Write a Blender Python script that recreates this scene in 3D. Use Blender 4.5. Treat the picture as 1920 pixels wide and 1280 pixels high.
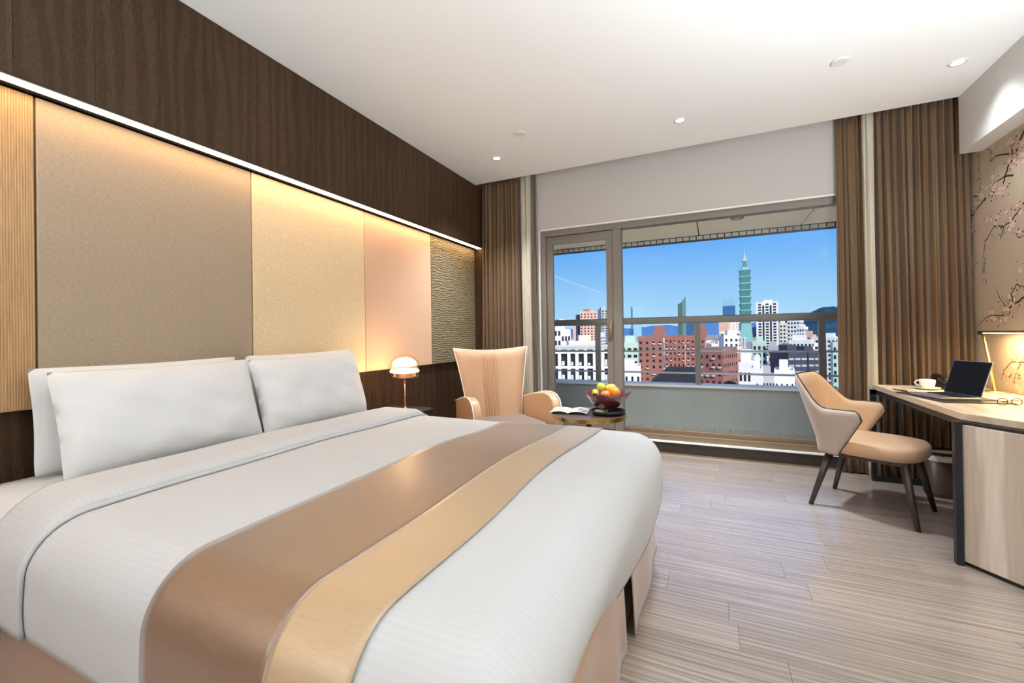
import bpy, bmesh, math, random
from mathutils import Vector, Matrix
PI = math.pi
for o in list(bpy.data.objects): bpy.data.objects.remove(o, do_unlink=True)
scene = bpy.context.scene
COL = scene.collection

# ------------------------------------------------------------------ camera
F_PX, YAW, PIT, ROL, CY = 811.03, 0.432664, 0.004267, -0.0148296, 625.72
CAM = Vector((0.0, 0.0, 1.17))
FW = Vector((-math.sin(YAW)*math.cos(PIT), math.cos(YAW)*math.cos(PIT), math.sin(PIT)))
RT0 = Vector((math.cos(YAW), math.sin(YAW), 0)); UP0 = RT0.cross(FW)
RT = math.cos(ROL)*RT0 + math.sin(ROL)*UP0
UP = -math.sin(ROL)*RT0 + math.cos(ROL)*UP0
cd = bpy.data.cameras.new('camera'); cam = bpy.data.objects.new('camera', cd); COL.objects.link(cam)
cd.sensor_fit = 'HORIZONTAL'; cd.sensor_width = 36.0; cd.lens = F_PX/1920*36.0
cd.shift_y = -(640-CY)/1920
cd.clip_start = 0.05; cd.clip_end = 40000
cam.matrix_world = Matrix(((RT.x, UP.x, -FW.x, CAM.x), (RT.y, UP.y, -FW.y, CAM.y), (RT.z, UP.z, -FW.z, CAM.z), (0, 0, 0, 1)))
scene.camera = cam

# ------------------------------------------------------------------ view
vs = scene.view_settings
vs.view_transform = 'Standard'; vs.look = 'None'; vs.gamma = 1.0; vs.use_curve_mapping = False
vs.exposure = 0.0

# ------------------------------------------------------------------ sky
w = bpy.data.worlds.new('sky'); scene.world = w; w.use_nodes = True
nt = w.node_tree; nt.nodes.clear()
tc = nt.nodes.new('ShaderNodeTexCoord'); sep = nt.nodes.new('ShaderNodeSeparateXYZ')
rmp = nt.nodes.new('ShaderNodeValToRGB'); bg = nt.nodes.new('ShaderNodeBackground'); wo = nt.nodes.new('ShaderNodeOutputWorld')
nt.links.new(tc.outputs['Generated'], sep.inputs[0]); nt.links.new(sep.outputs['Z'], rmp.inputs['Fac'])
nt.links.new(rmp.outputs['Color'], bg.inputs['Color']); nt.links.new(bg.outputs[0], wo.inputs[0])
cr = rmp.color_ramp
stops = [(0.0, (0.50, 0.76, 0.97)), (0.06, (0.36, 0.67, 0.97)), (0.20, (0.115, 0.41, 0.95)), (0.45, (0.06, 0.27, 0.82)), (1.0, (0.04, 0.18, 0.62))]
while len(cr.elements) < len(stops): cr.elements.new(0.5)
for e, (p, c) in zip(cr.elements, stops): e.position = p; e.color = (*c, 1)
bg.inputs['Strength'].default_value = 1.0

# ------------------------------------------------------------------ sun
sd = bpy.data.lights.new('sun', 'SUN'); sun = bpy.data.objects.new('sun', sd); COL.objects.link(sun)
SUN_DIR = Vector((0.50, -0.62, 0.60)).normalized()
sun.rotation_euler = SUN_DIR.to_track_quat('Z', 'Y').to_euler()
sd.energy = 5.2; sd.angle = 0.009; sd.color = (1.0, 0.93, 0.82)
# window portal (guides sampling of the sky through the real opening; emits nothing itself)
pl = bpy.data.lights.new('window_portal', 'AREA'); plo = bpy.data.objects.new('window_portal', pl); COL.objects.link(plo)
pl.shape = 'RECTANGLE'; pl.size = 2.9; pl.size_y = 2.1; plo.location = (-0.25, 4.62, 1.25); plo.rotation_euler = (PI/2, 0, PI)
plo.rotation_euler = (-PI/2, 0, 0)
pl.cycles.is_portal = True

# light levels (W) used by the lamps built further down
P_DOWN, P_LED, P_TABLE, P_DESK = (60.0, 98.0, 13.0), 10.0, 9.0, 10.0
P_FILL = (128.0, 10.0, 66.0)  # out-of-view fill uplighters added for the ceiling

# ================================================================== materials
MATS = {}
def mat(name, col, rough=0.5, metal=0.0, noise=None, bump=None, spec=0.5, sheen=0.0, coat=0.0, emis=None, trans=0.0, coord='Object', aniso=0.0):
    """noise=(scale, amount, (sx,sy,sz)) tints the base; bump=(scale, strength, dist, (sx,sy,sz))"""
    m = bpy.data.materials.new(name); m.use_nodes = True; n = m.node_tree; b = n.nodes['Principled BSDF']
    b.inputs['Base Color'].default_value = (*col, 1); b.inputs['Roughness'].default_value = rough
    b.inputs['Metallic'].default_value = metal; b.inputs['Specular IOR Level'].default_value = spec
    if sheen: b.inputs['Sheen Weight'].default_value = sheen; b.inputs['Sheen Roughness'].default_value = 0.4
    if coat: b.inputs['Coat Weight'].default_value = coat; b.inputs['Coat Roughness'].default_value = 0.1 if not sheen else 0.32
    if trans: b.inputs['Transmission Weight'].default_value = trans
    if aniso: b.inputs['Anisotropic'].default_value = aniso
    if emis: b.inputs['Emission Color'].default_value = (*emis[0], 1); b.inputs['Emission Strength'].default_value = emis[1]
    tcn = None
    def coords(sc):
        nonlocal tcn
        if tcn is None: tcn = n.nodes.new('ShaderNodeTexCoord')
        mp = n.nodes.new('ShaderNodeMapping'); mp.inputs['Scale'].default_value = sc
        n.links.new(tcn.outputs[coord], mp.inputs['Vector']); return mp.outputs['Vector']
    if noise:
        sc, amt, s3 = noise
        t = n.nodes.new('ShaderNodeTexNoise'); t.inputs['Scale'].default_value = sc; t.inputs['Detail'].default_value = 6; t.inputs['Roughness'].default_value = 0.65
        n.links.new(coords(s3), t.inputs['Vector'])
        r = n.nodes.new('ShaderNodeMapRange'); r.inputs['From Min'].default_value = 0.3; r.inputs['From Max'].default_value = 0.7
        r.inputs['To Min'].default_value = 1-amt; r.inputs['To Max'].default_value = 1+amt
        n.links.new(t.outputs['Fac'], r.inputs['Value'])
        mx = n.nodes.new('ShaderNodeVectorMath'); mx.operation = 'SCALE'; mx.inputs[0].default_value = col
        n.links.new(r.outputs[0], mx.inputs['Scale']); n.links.new(mx.outputs[0], b.inputs['Base Color'])
    if bump:
        sc, st, di, s3 = bump
        t = n.nodes.new('ShaderNodeTexNoise'); t.inputs['Scale'].default_value = sc; t.inputs['Detail'].default_value = 4
        n.links.new(coords(s3), t.inputs['Vector'])
        bp = n.nodes.new('ShaderNodeBump'); bp.inputs['Strength'].default_value = st; bp.inputs['Distance'].default_value = di
        n.links.new(t.outputs['Fac'], bp.inputs['Height']); n.links.new(bp.outputs[0], b.inputs['Normal'])
    MATS[name] = m; return m

def wave_mat(name, c1, c2, rough, scale, axis, distort, noise_scale, bumpd=0.001, s3=(1, 1, 1), spec=0.4, coord='Object', sharp=(0.3, 0.7), fine=None, per_object=0.0, metal=0.0, detail=3.0):
    """two-tone bands / grain along one axis"""
    m = bpy.data.materials.new(name); m.use_nodes = True; n = m.node_tree; b = n.nodes['Principled BSDF']
    b.inputs['Roughness'].default_value = rough; b.inputs['Specular IOR Level'].default_value = spec; b.inputs['Metallic'].default_value = metal
    tcn = n.nodes.new('ShaderNodeTexCoord'); mp = n.nodes.new('ShaderNodeMapping'); mp.inputs['Scale'].default_value = s3
    src = tcn.outputs[coord]
    if per_object:
        oi = n.nodes.new('ShaderNodeObjectInfo'); cx = n.nodes.new('ShaderNodeCombineXYZ')
        ml = n.nodes.new('ShaderNodeMath'); ml.operation = 'MULTIPLY'; ml.inputs[1].default_value = 37.0
        n.links.new(oi.outputs['Random'], ml.inputs[0])
        for k in range(3): n.links.new(ml.outputs[0], cx.inputs[k])
        ad = n.nodes.new('ShaderNodeVectorMath'); n.links.new(src, ad.inputs[0]); n.links.new(cx.outputs[0], ad.inputs[1]); src = ad.outputs[0]
    n.links.new(src, mp.inputs['Vector'])
    wv = n.nodes.new('ShaderNodeTexWave'); wv.bands_direction = axis; wv.inputs['Scale'].default_value = scale
    wv.inputs['Distortion'].default_value = distort; wv.inputs['Detail'].default_value = detail; wv.inputs['Detail Scale'].default_value = noise_scale
    n.links.new(mp.outputs[0], wv.inputs['Vector'])
    r = n.nodes.new('ShaderNodeValToRGB'); r.color_ramp.elements[0].position = sharp[0]; r.color_ramp.elements[1].position = sharp[1]
    r.color_ramp.elements[0].color = (*c1, 1); r.color_ramp.elements[1].color = (*c2, 1)
    n.links.new(wv.outputs['Fac'], r.inputs['Fac']); out = r.outputs['Color']
    h = wv.outputs['Fac']
    if fine:
        t = n.nodes.new('ShaderNodeTexNoise'); t.inputs['Scale'].default_value = fine[0]; t.inputs['Detail'].default_value = 8; t.inputs['Roughness'].default_value = 0.7
        mp2 = n.nodes.new('ShaderNodeMapping'); mp2.inputs['Scale'].default_value = fine[2]; n.links.new(src, mp2.inputs['Vector']); n.links.new(mp2.outputs[0], t.inputs['Vector'])
        rg = n.nodes.new('ShaderNodeMapRange'); rg.inputs['From Min'].default_value = 0.3; rg.inputs['From Max'].default_value = 0.7; rg.inputs['To Min'].default_value = 1-fine[1]; rg.inputs['To Max'].default_value = 1+fine[1]
        n.links.new(t.outputs['Fac'], rg.inputs['Value'])
        v = n.nodes.new('ShaderNodeVectorMath'); v.operation = 'SCALE'; n.links.new(out, v.inputs[0]); n.links.new(rg.outputs[0], v.inputs['Scale']); out = v.outputs[0]
    if per_object:
        rg = n.nodes.new('ShaderNodeMapRange'); rg.inputs['To Min'].default_value = 1-per_object; rg.inputs['To Max'].default_value = 1+per_object
        n.links.new(oi.outputs['Random'], rg.inputs['Value'])
        v = n.nodes.new('ShaderNodeVectorMath'); v.operation = 'SCALE'; n.links.new(out, v.inputs[0]); n.links.new(rg.outputs[0], v.inputs['Scale']); out = v.outputs[0]
    n.links.new(out, b.inputs['Base Color'])
    if bumpd:
        bp = n.nodes.new('ShaderNodeBump'); bp.inputs['Strength'].default_value = 0.6; bp.inputs['Distance'].default_value = bumpd
        n.links.new(h, bp.inputs['Height']); n.links.new(bp.outputs[0], b.inputs['Normal'])
    MATS[name] = m; return m

def crackle_mat(name, c1, c2, rough, scale, spec=0.4, metal=0.0, rand=1.0, sheen=0.0):
    m = bpy.data.materials.new(name); m.use_nodes = True; n = m.node_tree; b = n.nodes['Principled BSDF']
    b.inputs['Roughness'].default_value = rough; b.inputs['Specular IOR Level'].default_value = spec; b.inputs['Metallic'].default_value = metal
    tcn = n.nodes.new('ShaderNodeTexCoord'); v = n.nodes.new('ShaderNodeTexVoronoi'); v.feature = 'DISTANCE_TO_EDGE'; v.inputs['Scale'].default_value = scale
    nz = n.nodes.new('ShaderNodeTexNoise'); nz.inputs['Scale'].default_value = scale*0.35; nz.inputs['Detail'].default_value = 3
    n.links.new(tcn.outputs['Object'], nz.inputs['Vector'])
    ad = n.nodes.new('ShaderNodeVectorMath'); ad.operation = 'MULTIPLY_ADD'; ad.inputs[1].default_value = (0.06,)*3
    n.links.new(nz.outputs['Color'], ad.inputs[0]); n.links.new(tcn.outputs['Object'], ad.inputs[2]); n.links.new(ad.outputs[0], v.inputs['Vector'])
    r = n.nodes.new('ShaderNodeValToRGB'); r.color_ramp.elements[0].position = 0.0; r.color_ramp.elements[1].position = 0.09
    r.color_ramp.elements[0].color = (*c1, 1); r.color_ramp.elements[1].color = (*c2, 1)
    n.links.new(v.outputs['Distance'], r.inputs['Fac']); n.links.new(r.outputs['Color'], b.inputs['Base Color'])
    bp = n.nodes.new('ShaderNodeBump'); bp.inputs['Strength'].default_value = 0.3; bp.inputs['Distance'].default_value = 0.001
    n.links.new(v.outputs['Distance'], bp.inputs['Height']); n.links.new(bp.outputs[0], b.inputs['Normal'])
    MATS[name] = m; return m

def glass_mat(name, tint, refl, rough=0.0):
    m = bpy.data.materials.new(name); m.use_nodes = True; n = m.node_tree; n.nodes.clear()
    t = n.nodes.new('ShaderNodeBsdfTransparent'); t.inputs[0].default_value = (*tint, 1)
    g = n.nodes.new('ShaderNodeBsdfGlossy'); g.inputs['Roughness'].default_value = rough
    mx = n.nodes.new('ShaderNodeMixShader'); mx.inputs[0].default_value = refl
    o = n.nodes.new('ShaderNodeOutputMaterial')
    n.links.new(t.outputs[0], mx.inputs[1]); n.links.new(g.outputs[0], mx.inputs[2]); n.links.new(mx.outputs[0], o.inputs[0])
    MATS[name] = m; return m

def emit_mat(name, col, s):
    m = bpy.data.materials.new(name); m.use_nodes = True; n = m.node_tree; n.nodes.clear()
    e = n.nodes.new('ShaderNodeEmission'); e.inputs[0].default_value = (*col, 1); e.inputs[1].default_value = s
    o = n.nodes.new('ShaderNodeOutputMaterial'); n.links.new(e.outputs[0], o.inputs[0]); MATS[name] = m; return m

def stripe_fabric(name, col, rough, pitch, depth, sheen=0.0, spec=0.3, amt=0.03):
    """fabric whose fine stripes follow the cloth's own V coordinate (metres)"""
    m = bpy.data.materials.new(name); m.use_nodes = True; n = m.node_tree; b = n.nodes['Principled BSDF']
    b.inputs['Roughness'].default_value = rough; b.inputs['Specular IOR Level'].default_value = spec
    b.inputs['Sheen Weight'].default_value = sheen
    u = n.nodes.new('ShaderNodeUVMap'); s = n.nodes.new('ShaderNodeSeparateXYZ'); n.links.new(u.outputs[0], s.inputs[0])
    mu = n.nodes.new('ShaderNodeMath'); mu.operation = 'MULTIPLY'; mu.inputs[1].default_value = 2*PI/pitch; n.links.new(s.outputs['Y'], mu.inputs[0])
    si = n.nodes.new('ShaderNodeMath'); si.operation = 'SINE'; n.links.new(mu.outputs[0], si.inputs[0])
    r = n.nodes.new('ShaderNodeMapRange'); r.inputs['From Min'].default_value = -0.4; r.inputs['From Max'].default_value = 0.4; r.inputs['To Min'].default_value = 1-amt; r.inputs['To Max'].default_value = 1
    n.links.new(si.outputs[0], r.inputs['Value'])
    v = n.nodes.new('ShaderNodeVectorMath'); v.operation = 'SCALE'; v.inputs[0].default_value = col; n.links.new(r.outputs[0], v.inputs['Scale']); n.links.new(v.outputs[0], b.inputs['Base Color'])
    bp = n.nodes.new('ShaderNodeBump'); bp.inputs['Strength'].default_value = 0.5; bp.inputs['Distance'].default_value = depth
    n.links.new(r.outputs[0], bp.inputs['Height'])
    nz = n.nodes.new('ShaderNodeTexNoise'); nz.inputs['Scale'].default_value = 6; nz.inputs['Detail'].default_value = 3
    tcn = n.nodes.new('ShaderNodeTexCoord'); n.links.new(tcn.outputs['Object'], nz.inputs['Vector'])
    b2 = n.nodes.new('ShaderNodeBump'); b2.inputs['Strength'].default_value = 0.25; b2.inputs['Distance'].default_value = 0.02
    n.links.new(nz.outputs['Fac'], b2.inputs['Height']); n.links.new(bp.outputs[0], b2.inputs['Normal']); n.links.new(b2.outputs[0], b.inputs['Normal'])
    MATS[name] = m; return m

def s2l(r, g, b):
    f = lambda c: (c/255/12.92) if c/255 <= 0.04045 else ((c/255+0.055)/1.055)**2.4
    return (f(r), f(g), f(b))

mat('ceiling_paint', (0.91, 0.905, 0.90), 0.9, spec=0.2)
mat('wall_paint', (0.52, 0.49, 0.47), 0.85, spec=0.2, bump=(300, 0.1, 0.001, (1, 1, 1)))
mat('soffit_paint', (0.66, 0.64, 0.62), 0.85, spec=0.2)
mat('reveal_white', (0.85, 0.85, 0.84), 0.5)
wave_mat('dark_veneer', (0.050, 0.026, 0.0135), (0.066, 0.036, 0.0195), 0.5, 5.0, 'Y', 9.0, 1.6, 0.0003, (1, 1, 0.12), per_object=0.10, fine=(260, 0.50, (1, 1, 0.22)), spec=0.2)
wave_mat('oak_stripe', (0.38, 0.22, 0.10), (0.54, 0.34, 0.165), 0.45, 40.0, 'Y', 2.5, 1.5, 0.0008, (1, 1, 0.04), fine=(150, 0.25, (1, 1, 0.05)))
mat('taupe_cloth', (0.40, 0.31, 0.225), 0.7, noise=(120, 0.16, (1, 0.55, 1.6)), bump=(160, 0.3, 0.001, (1, 0.5, 1.5)), sheen=0.2)
crackle_mat('gold_paper', (0.92, 0.73, 0.49), (0.80, 0.605, 0.375), 0.5, 52)
mat('peach_cloth', (0.76, 0.49, 0.335), 0.55, noise=(160, 0.06, (1, 1, 1)), sheen=0.2)
wave_mat('olive_wave', (0.13, 0.10, 0.055), (0.36, 0.30, 0.19), 0.4, 14.0, 'Z', 9.0, 1.2, 0.002, (1, 0.6, 1), sharp=(0.35, 0.65))
mat('black_gap', (0.012, 0.010, 0.009), 0.6)
wave_mat('floor_wood', (0.330, 0.262, 0.222), (0.440, 0.364, 0.318), 0.30, 12.0, 'Y', 11.0, 1.2, 0.00015, (0.05, 1, 1), per_object=0.10, fine=(22, 0.34, (0.07, 3.4, 1)), spec=0.6, sharp=(0.05, 0.95), detail=5.0)
_b = MATS['floor_wood'].node_tree.nodes['Principled BSDF']; _b.inputs['Coat Weight'].default_value = 1.0; _b.inputs['Coat Roughness'].default_value = 0.20; _b.inputs['Coat IOR'].default_value = 1.6
mat('floor_base', (0.05, 0.038, 0.03), 0.6)
mat('frame_aluminium', (0.205, 0.178, 0.152), 0.45, metal=0.2)
mat('track_bronze', (0.26, 0.19, 0.12), 0.4, metal=0.4)
mat('dark_base', (0.030, 0.019, 0.013), 0.45)
glass_mat('window_glass', (0.985, 0.99, 0.99), 0.008)
mat('balcony_paint', (0.40, 0.43, 0.42), 0.8, noise=(3, 0.06, (1, 1, 1)))
mat('coping_white', (0.86, 0.86, 0.84), 0.5)
mat('balcony_tile', (0.36, 0.35, 0.32), 0.7, noise=(8, 0.12, (1, 1, 1)))
mat('soffit_cream', (0.96, 0.84, 0.58), 0.75)
mat('edge_tile', (0.80, 0.78, 0.72), 0.5)
mat('grout_dark', (0.06, 0.055, 0.05), 0.9)
mat('rail_steel', (0.24, 0.235, 0.22), 0.40, metal=0.5)
mat('rail_light', (0.62, 0.62, 0.60), 0.4, metal=0.4)
mat('facade_tile', (0.55, 0.50, 0.44), 0.7)
stripe_fabric('duvet_cotton', (0.575, 0.578, 0.592), 0.75, 0.016, 0.0006, sheen=0.1)
mat('pillow_cotton', (0.74, 0.745, 0.76), 0.8, bump=(9, 0.35, 0.02, (1, 1, 1)), sheen=0.1)
mat('sheet_cotton', (0.72, 0.715, 0.70), 0.8, bump=(7, 0.3, 0.02, (1, 1, 1)))
mat('runner_brown', (0.205, 0.115, 0.067), 0.36, noise=(90, 0.14, (0.25, 3, 1)), bump=(260, 0.25, 0.0006, (1, 1, 1)), sheen=0.5, spec=0.6, coat=0.7)
mat('runner_cream', (0.48, 0.33, 0.19), 0.38, noise=(90, 0.08, (0.25, 3, 1)), bump=(260, 0.25, 0.0006, (1, 1, 1)), sheen=0.5, spec=0.6, coat=0.7)
for _n in ('runner_brown', 'runner_cream'):
    _b = MATS[_n].node_tree.nodes['Principled BSDF']; _b.inputs['Coat Weight'].default_value = 0.6; _b.inputs['Coat IOR'].default_value = 1.65; _b.inputs['Coat Roughness'].default_value = 0.30
mat('skirt_satin', (0.46, 0.29, 0.20), 0.32, sheen=0.3, spec=0.6, coat=0.6)
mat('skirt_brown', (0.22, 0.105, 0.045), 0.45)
mat('copper', (0.86, 0.48, 0.36), 0.22, metal=1.0)
mat('gold', (0.80, 0.55, 0.20), 0.22, metal=1.0)
emit_mat('lamp_glow', (1.0, 0.74, 0.36), 13.0)
glass_mat('dome_glass', (1.0, 0.93, 0.84), 0.07)
mat('nightstand_wood', (0.10, 0.06, 0.035), 0.4, noise=(14, 0.2, (0.3, 1, 4)))
mat('gold_card', (0.75, 0.52, 0.25), 0.4, metal=0.3)
mat('chair_leather', (0.58, 0.355, 0.215), 0.36, bump=(260, 0.15, 0.0006, (1, 1, 1)), spec=0.5)
mat('chair_piping', (0.85, 0.80, 0.74), 0.4)
mat('chair_cushion', (0.22, 0.17, 0.15), 0.45, bump=(260, 0.15, 0.0006, (1, 1, 1)))
mat('dark_leg', (0.035, 0.024, 0.018), 0.4)
mat('paper', (0.82, 0.78, 0.73), 0.7)
mat('ink', (0.30, 0.26, 0.25), 0.7)
mat('black_plastic', (0.015, 0.014, 0.014), 0.35)
mat('bowl_glass', (0.11, 0.022, 0.026), 0.10, spec=0.8, coat=0.7)
mat('orange_peel', (0.90, 0.27, 0.02), 0.42, bump=(220, 0.3, 0.001, (1, 1, 1)))
mat('tangerine_peel', (0.86, 0.20, 0.05), 0.42, bump=(220, 0.3, 0.001, (1, 1, 1)))
mat('mango_skin', (0.88, 0.56, 0.08), 0.35, noise=(6, 0.2, (1, 1, 1)))
mat('green_apple', (0.50, 0.56, 0.05), 0.30, noise=(9, 0.15, (1, 1, 1)))
mat('grape_skin', (0.045, 0.012, 0.03), 0.25)
mat('stem_brown', (0.10, 0.06, 0.03), 0.7)
mat('curtain_brown', (0.145, 0.080, 0.036), 0.6, noise=(420, 0.16, (1, 1, 0.7)), bump=(400, 0.3, 0.0006, (1, 1, 0.7)), sheen=0.3)
mat('sheer_cream', (0.52, 0.47, 0.37), 0.7, noise=(60, 0.08, (1, 1, 0.1)), sheen=0.2)
wave_mat('desk_oak', (0.54, 0.45, 0.37), (0.70, 0.60, 0.51), 0.42, 3.0, 'X', 8.0, 1.6, 0.0004, (1, 1, 0.10), fine=(60, 0.12, (1, 1, 0.05)))
wave_mat('desk_top_oak', (0.58, 0.46, 0.33), (0.68, 0.55, 0.41), 0.40, 3.0, 'X', 6.0, 1.6, 0.0003, (1, 0.1, 1), fine=(60, 0.10, (1, 0.05, 1)))
mat('black_metal', (0.018, 0.020, 0.024), 0.40, metal=0.3)
mat('desk_chair_fabric', (0.50, 0.31, 0.18), 0.6, bump=(300, 0.2, 0.0006, (1, 1, 1)), sheen=0.25)
mat('desk_chair_outer', (0.42, 0.335, 0.285), 0.6, bump=(300, 0.2, 0.0006, (1, 1, 1)), sheen=0.25)
mat('laptop_silver', (0.60, 0.60, 0.62), 0.30, metal=0.9)
mat('laptop_screen', (0.012, 0.012, 0.013), 0.42, spec=0.08)
mat('laptop_key', (0.02, 0.02, 0.022), 0.45)
mat('porcelain', (0.86, 0.83, 0.76), 0.18, coat=0.4)
mat('coffee', (0.10, 0.045, 0.02), 0.2)
mat('pad_leather', (0.035, 0.024, 0.018), 0.45)
mat('lamp_brass', (0.82, 0.62, 0.32), 0.25, metal=1.0)
mat('bin_leather', (0.075, 0.045, 0.032), 0.45)
mat('liner_white', (0.85, 0.84, 0.82), 0.5)
mat('wallpaper', (0.50, 0.40, 0.295), 0.55, noise=(2.0, 0.05, (1, 1, 1)), bump=(260, 0.15, 0.0004, (1, 1, 1)))
mat('print_branch', (0.050, 0.030, 0.022), 0.6)
mat('print_pink', (0.62, 0.36, 0.29), 0.6)
mat('print_pale', (0.74, 0.56, 0.46), 0.6)
mat('print_leaf', (0.075, 0.045, 0.032), 0.6)
mat('plastic_white', (0.80, 0.79, 0.77), 0.5)
emit_mat('downlight_glow', (1.0, 0.95, 0.86), 9.0)
emit_mat('led_glow', (1.0, 0.78, 0.50), 4.0)
emit_mat('desk_lamp_glow', (1.0, 0.88, 0.58), 9.0)

# ================================================================== mesh helpers
class MB:
    def __init__(s): s.v = []; s.f = []; s.uv = None
    def add(s, vs, fs):
        o = len(s.v); s.v += [tuple(p) for p in vs]; s.f += [tuple(i+o for i in q) for q in fs]; return s
    def box(s, x0, x1, y0, y1, z0, z1):
        return s.add([(x0,y0,z0),(x1,y0,z0),(x1,y1,z0),(x0,y1,z0),(x0,y0,z1),(x1,y0,z1),(x1,y1,z1),(x0,y1,z1)],
                     [(0,3,2,1),(4,5,6,7),(0,1,5,4),(1,2,6,5),(2,3,7,6),(3,0,4,7)])
    def obox(s, c, ax, ay, az):
        c, ax, ay, az = map(Vector, (c, ax, ay, az)); vs = []
        for k in (-1, 1):
            for (i, j) in ((-1,-1),(1,-1),(1,1),(-1,1)): vs.append(c+ax*i+ay*j+az*k)
        return s.add(vs, [(0,3,2,1),(4,5,6,7),(0,1,5,4),(1,2,6,5),(2,3,7,6),(3,0,4,7)])
    def prism(s, poly, z0, z1):
        n = len(poly)
        return s.add([(x,y,z0) for x,y in poly]+[(x,y,z1) for x,y in poly],
                     [tuple(range(n-1,-1,-1)), tuple(range(n,2*n))]+[(i,(i+1)%n,n+(i+1)%n,n+i) for i in range(n)])
    def lathe(s, prof, n=32, c=(0,0,0), cap=True):
        vs = []; fs = []
        for (r, z) in prof:
            for k in range(n): a = 2*PI*k/n; vs.append((c[0]+r*math.cos(a), c[1]+r*math.sin(a), c[2]+z))
        for i in range(len(prof)-1):
            for k in range(n): k2 = (k+1)%n; fs.append((i*n+k, i*n+k2, (i+1)*n+k2, (i+1)*n+k))
        if cap:
            fs.append(tuple(range(n-1,-1,-1))); m = (len(prof)-1)*n; fs.append(tuple(range(m, m+n)))
        return s.add(vs, fs)
    def tube(s, pts, r, n=8, cap=True):
        pts = [Vector(p) for p in pts]; rs = r if isinstance(r, (list, tuple)) else [r]*len(pts)
        vs = []; fs = []; prev = None
        for i, p in enumerate(pts):
            d = (pts[min(i+1, len(pts)-1)]-pts[max(i-1, 0)]).normalized()
            if prev is None: a = d.orthogonal().normalized()
            else: a = (prev-d*prev.dot(d)).normalized()
            prev = a; b = d.cross(a)
            for k in range(n): t = 2*PI*k/n; vs.append(p+(a*math.cos(t)+b*math.sin(t))*rs[i])
        for i in range(len(pts)-1):
            for k in range(n): k2 = (k+1)%n; fs.append((i*n+k, i*n+k2, (i+1)*n+k2, (i+1)*n+k))
        if cap: fs.append(tuple(range(n-1,-1,-1))); m = (len(pts)-1)*n; fs.append(tuple(range(m, m+n)))
        return s.add(vs, fs)
    def taper(s, p0, p1, r0, r1, n=10): return s.tube([p0, p1], [r0, r1], n)
    def grid(s, fn, nu, nv, closed_u=False):
        vs = [fn(i/nu, j/nv) for j in range(nv+1) for i in range(nu+1)]
        fs = [(j*(nu+1)+i, j*(nu+1)+i+1, (j+1)*(nu+1)+i+1, (j+1)*(nu+1)+i) for j in range(nv) for i in range(nu)]
        return s.add(vs, fs)
    def mesh(s, name, m, smooth=False):
        me = bpy.data.meshes.new(name); me.from_pydata(s.v, [], s.f); me.update()
        me.materials.append(MATS[m] if isinstance(m, str) else m)
        if smooth: me.polygons.foreach_set('use_smooth', [True]*len(me.polygons))
        return me
    def build(s, name, m, parent=None, smooth=False, bevel=0, seg=2, solid=0, sub=0, fix=False, loc=None):
        me = s.mesh(name, m, smooth)
        if fix:
            b = bmesh.new(); b.from_mesh(me); bmesh.ops.remove_doubles(b, verts=b.verts, dist=1e-5); bmesh.ops.recalc_face_normals(b, faces=b.faces); b.to_mesh(me); b.free()
        o = link(name, me, parent)
        if loc: o.location = loc
        if solid: md = o.modifiers.new('solid', 'SOLIDIFY'); md.thickness = solid; md.offset = 0
        if bevel:
            md = o.modifiers.new('bevel', 'BEVEL'); md.width = bevel; md.segments = seg; md.limit_method = 'ANGLE'; md.angle_limit = 0.6
            me.polygons.foreach_set('use_smooth', [True]*len(me.polygons))
            md2 = o.modifiers.new('wn', 'WEIGHTED_NORMAL'); md2.keep_sharp = True
        if sub: md = o.modifiers.new('sub', 'SUBSURF'); md.levels = sub; md.render_levels = sub
        return o
def link(name, me, parent=None):
    o = bpy.data.objects.new(name, me); COL.objects.link(o)
    if parent: o.parent = parent
    return o
def tag(o, label=None, cat=None, group=None, kind=None):
    if label: o['label'] = label
    if cat: o['category'] = cat
    if group: o['group'] = group
    if kind: o['kind'] = kind
    return o
def thing(name, label, cat, loc=(0,0,0), rz=0, group=None):
    o = link(name, None); o.location = loc; o.rotation_euler = (0, 0, rz); o.empty_display_size = 0.1
    return tag(o, label, cat, group)
def struct(o): o['kind'] = 'structure'; return o
def copy_tree(o, parent=None):
    c = o.copy(); COL.objects.link(c); c.parent = parent
    for ch in list(o.children): copy_tree(ch, c)
    return c
def lamp(name, kind, parent, loc, energy, color, **kw):
    l = bpy.data.lights.new(name, kind); o = bpy.data.objects.new(name, l); COL.objects.link(o); o.parent = parent; o.location = loc
    l.energy = energy; l.color = color
    rot = kw.pop('rot', None)
    if rot: o.rotation_euler = rot
    for k, v in kw.items(): setattr(l, k, v)
    return o
def blackbody(r, g, b): return (r, g, b)
WARM = (1.0, 0.56, 0.22); NEUT = (0.89, 0.955, 1.0)

# ================================================================== room shell
XL, XR, YW, ZC, YB = -2.54, 1.79, 4.45, 2.87, -1.70
YP = 4.25    # front edge of the curtain pocket
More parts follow.
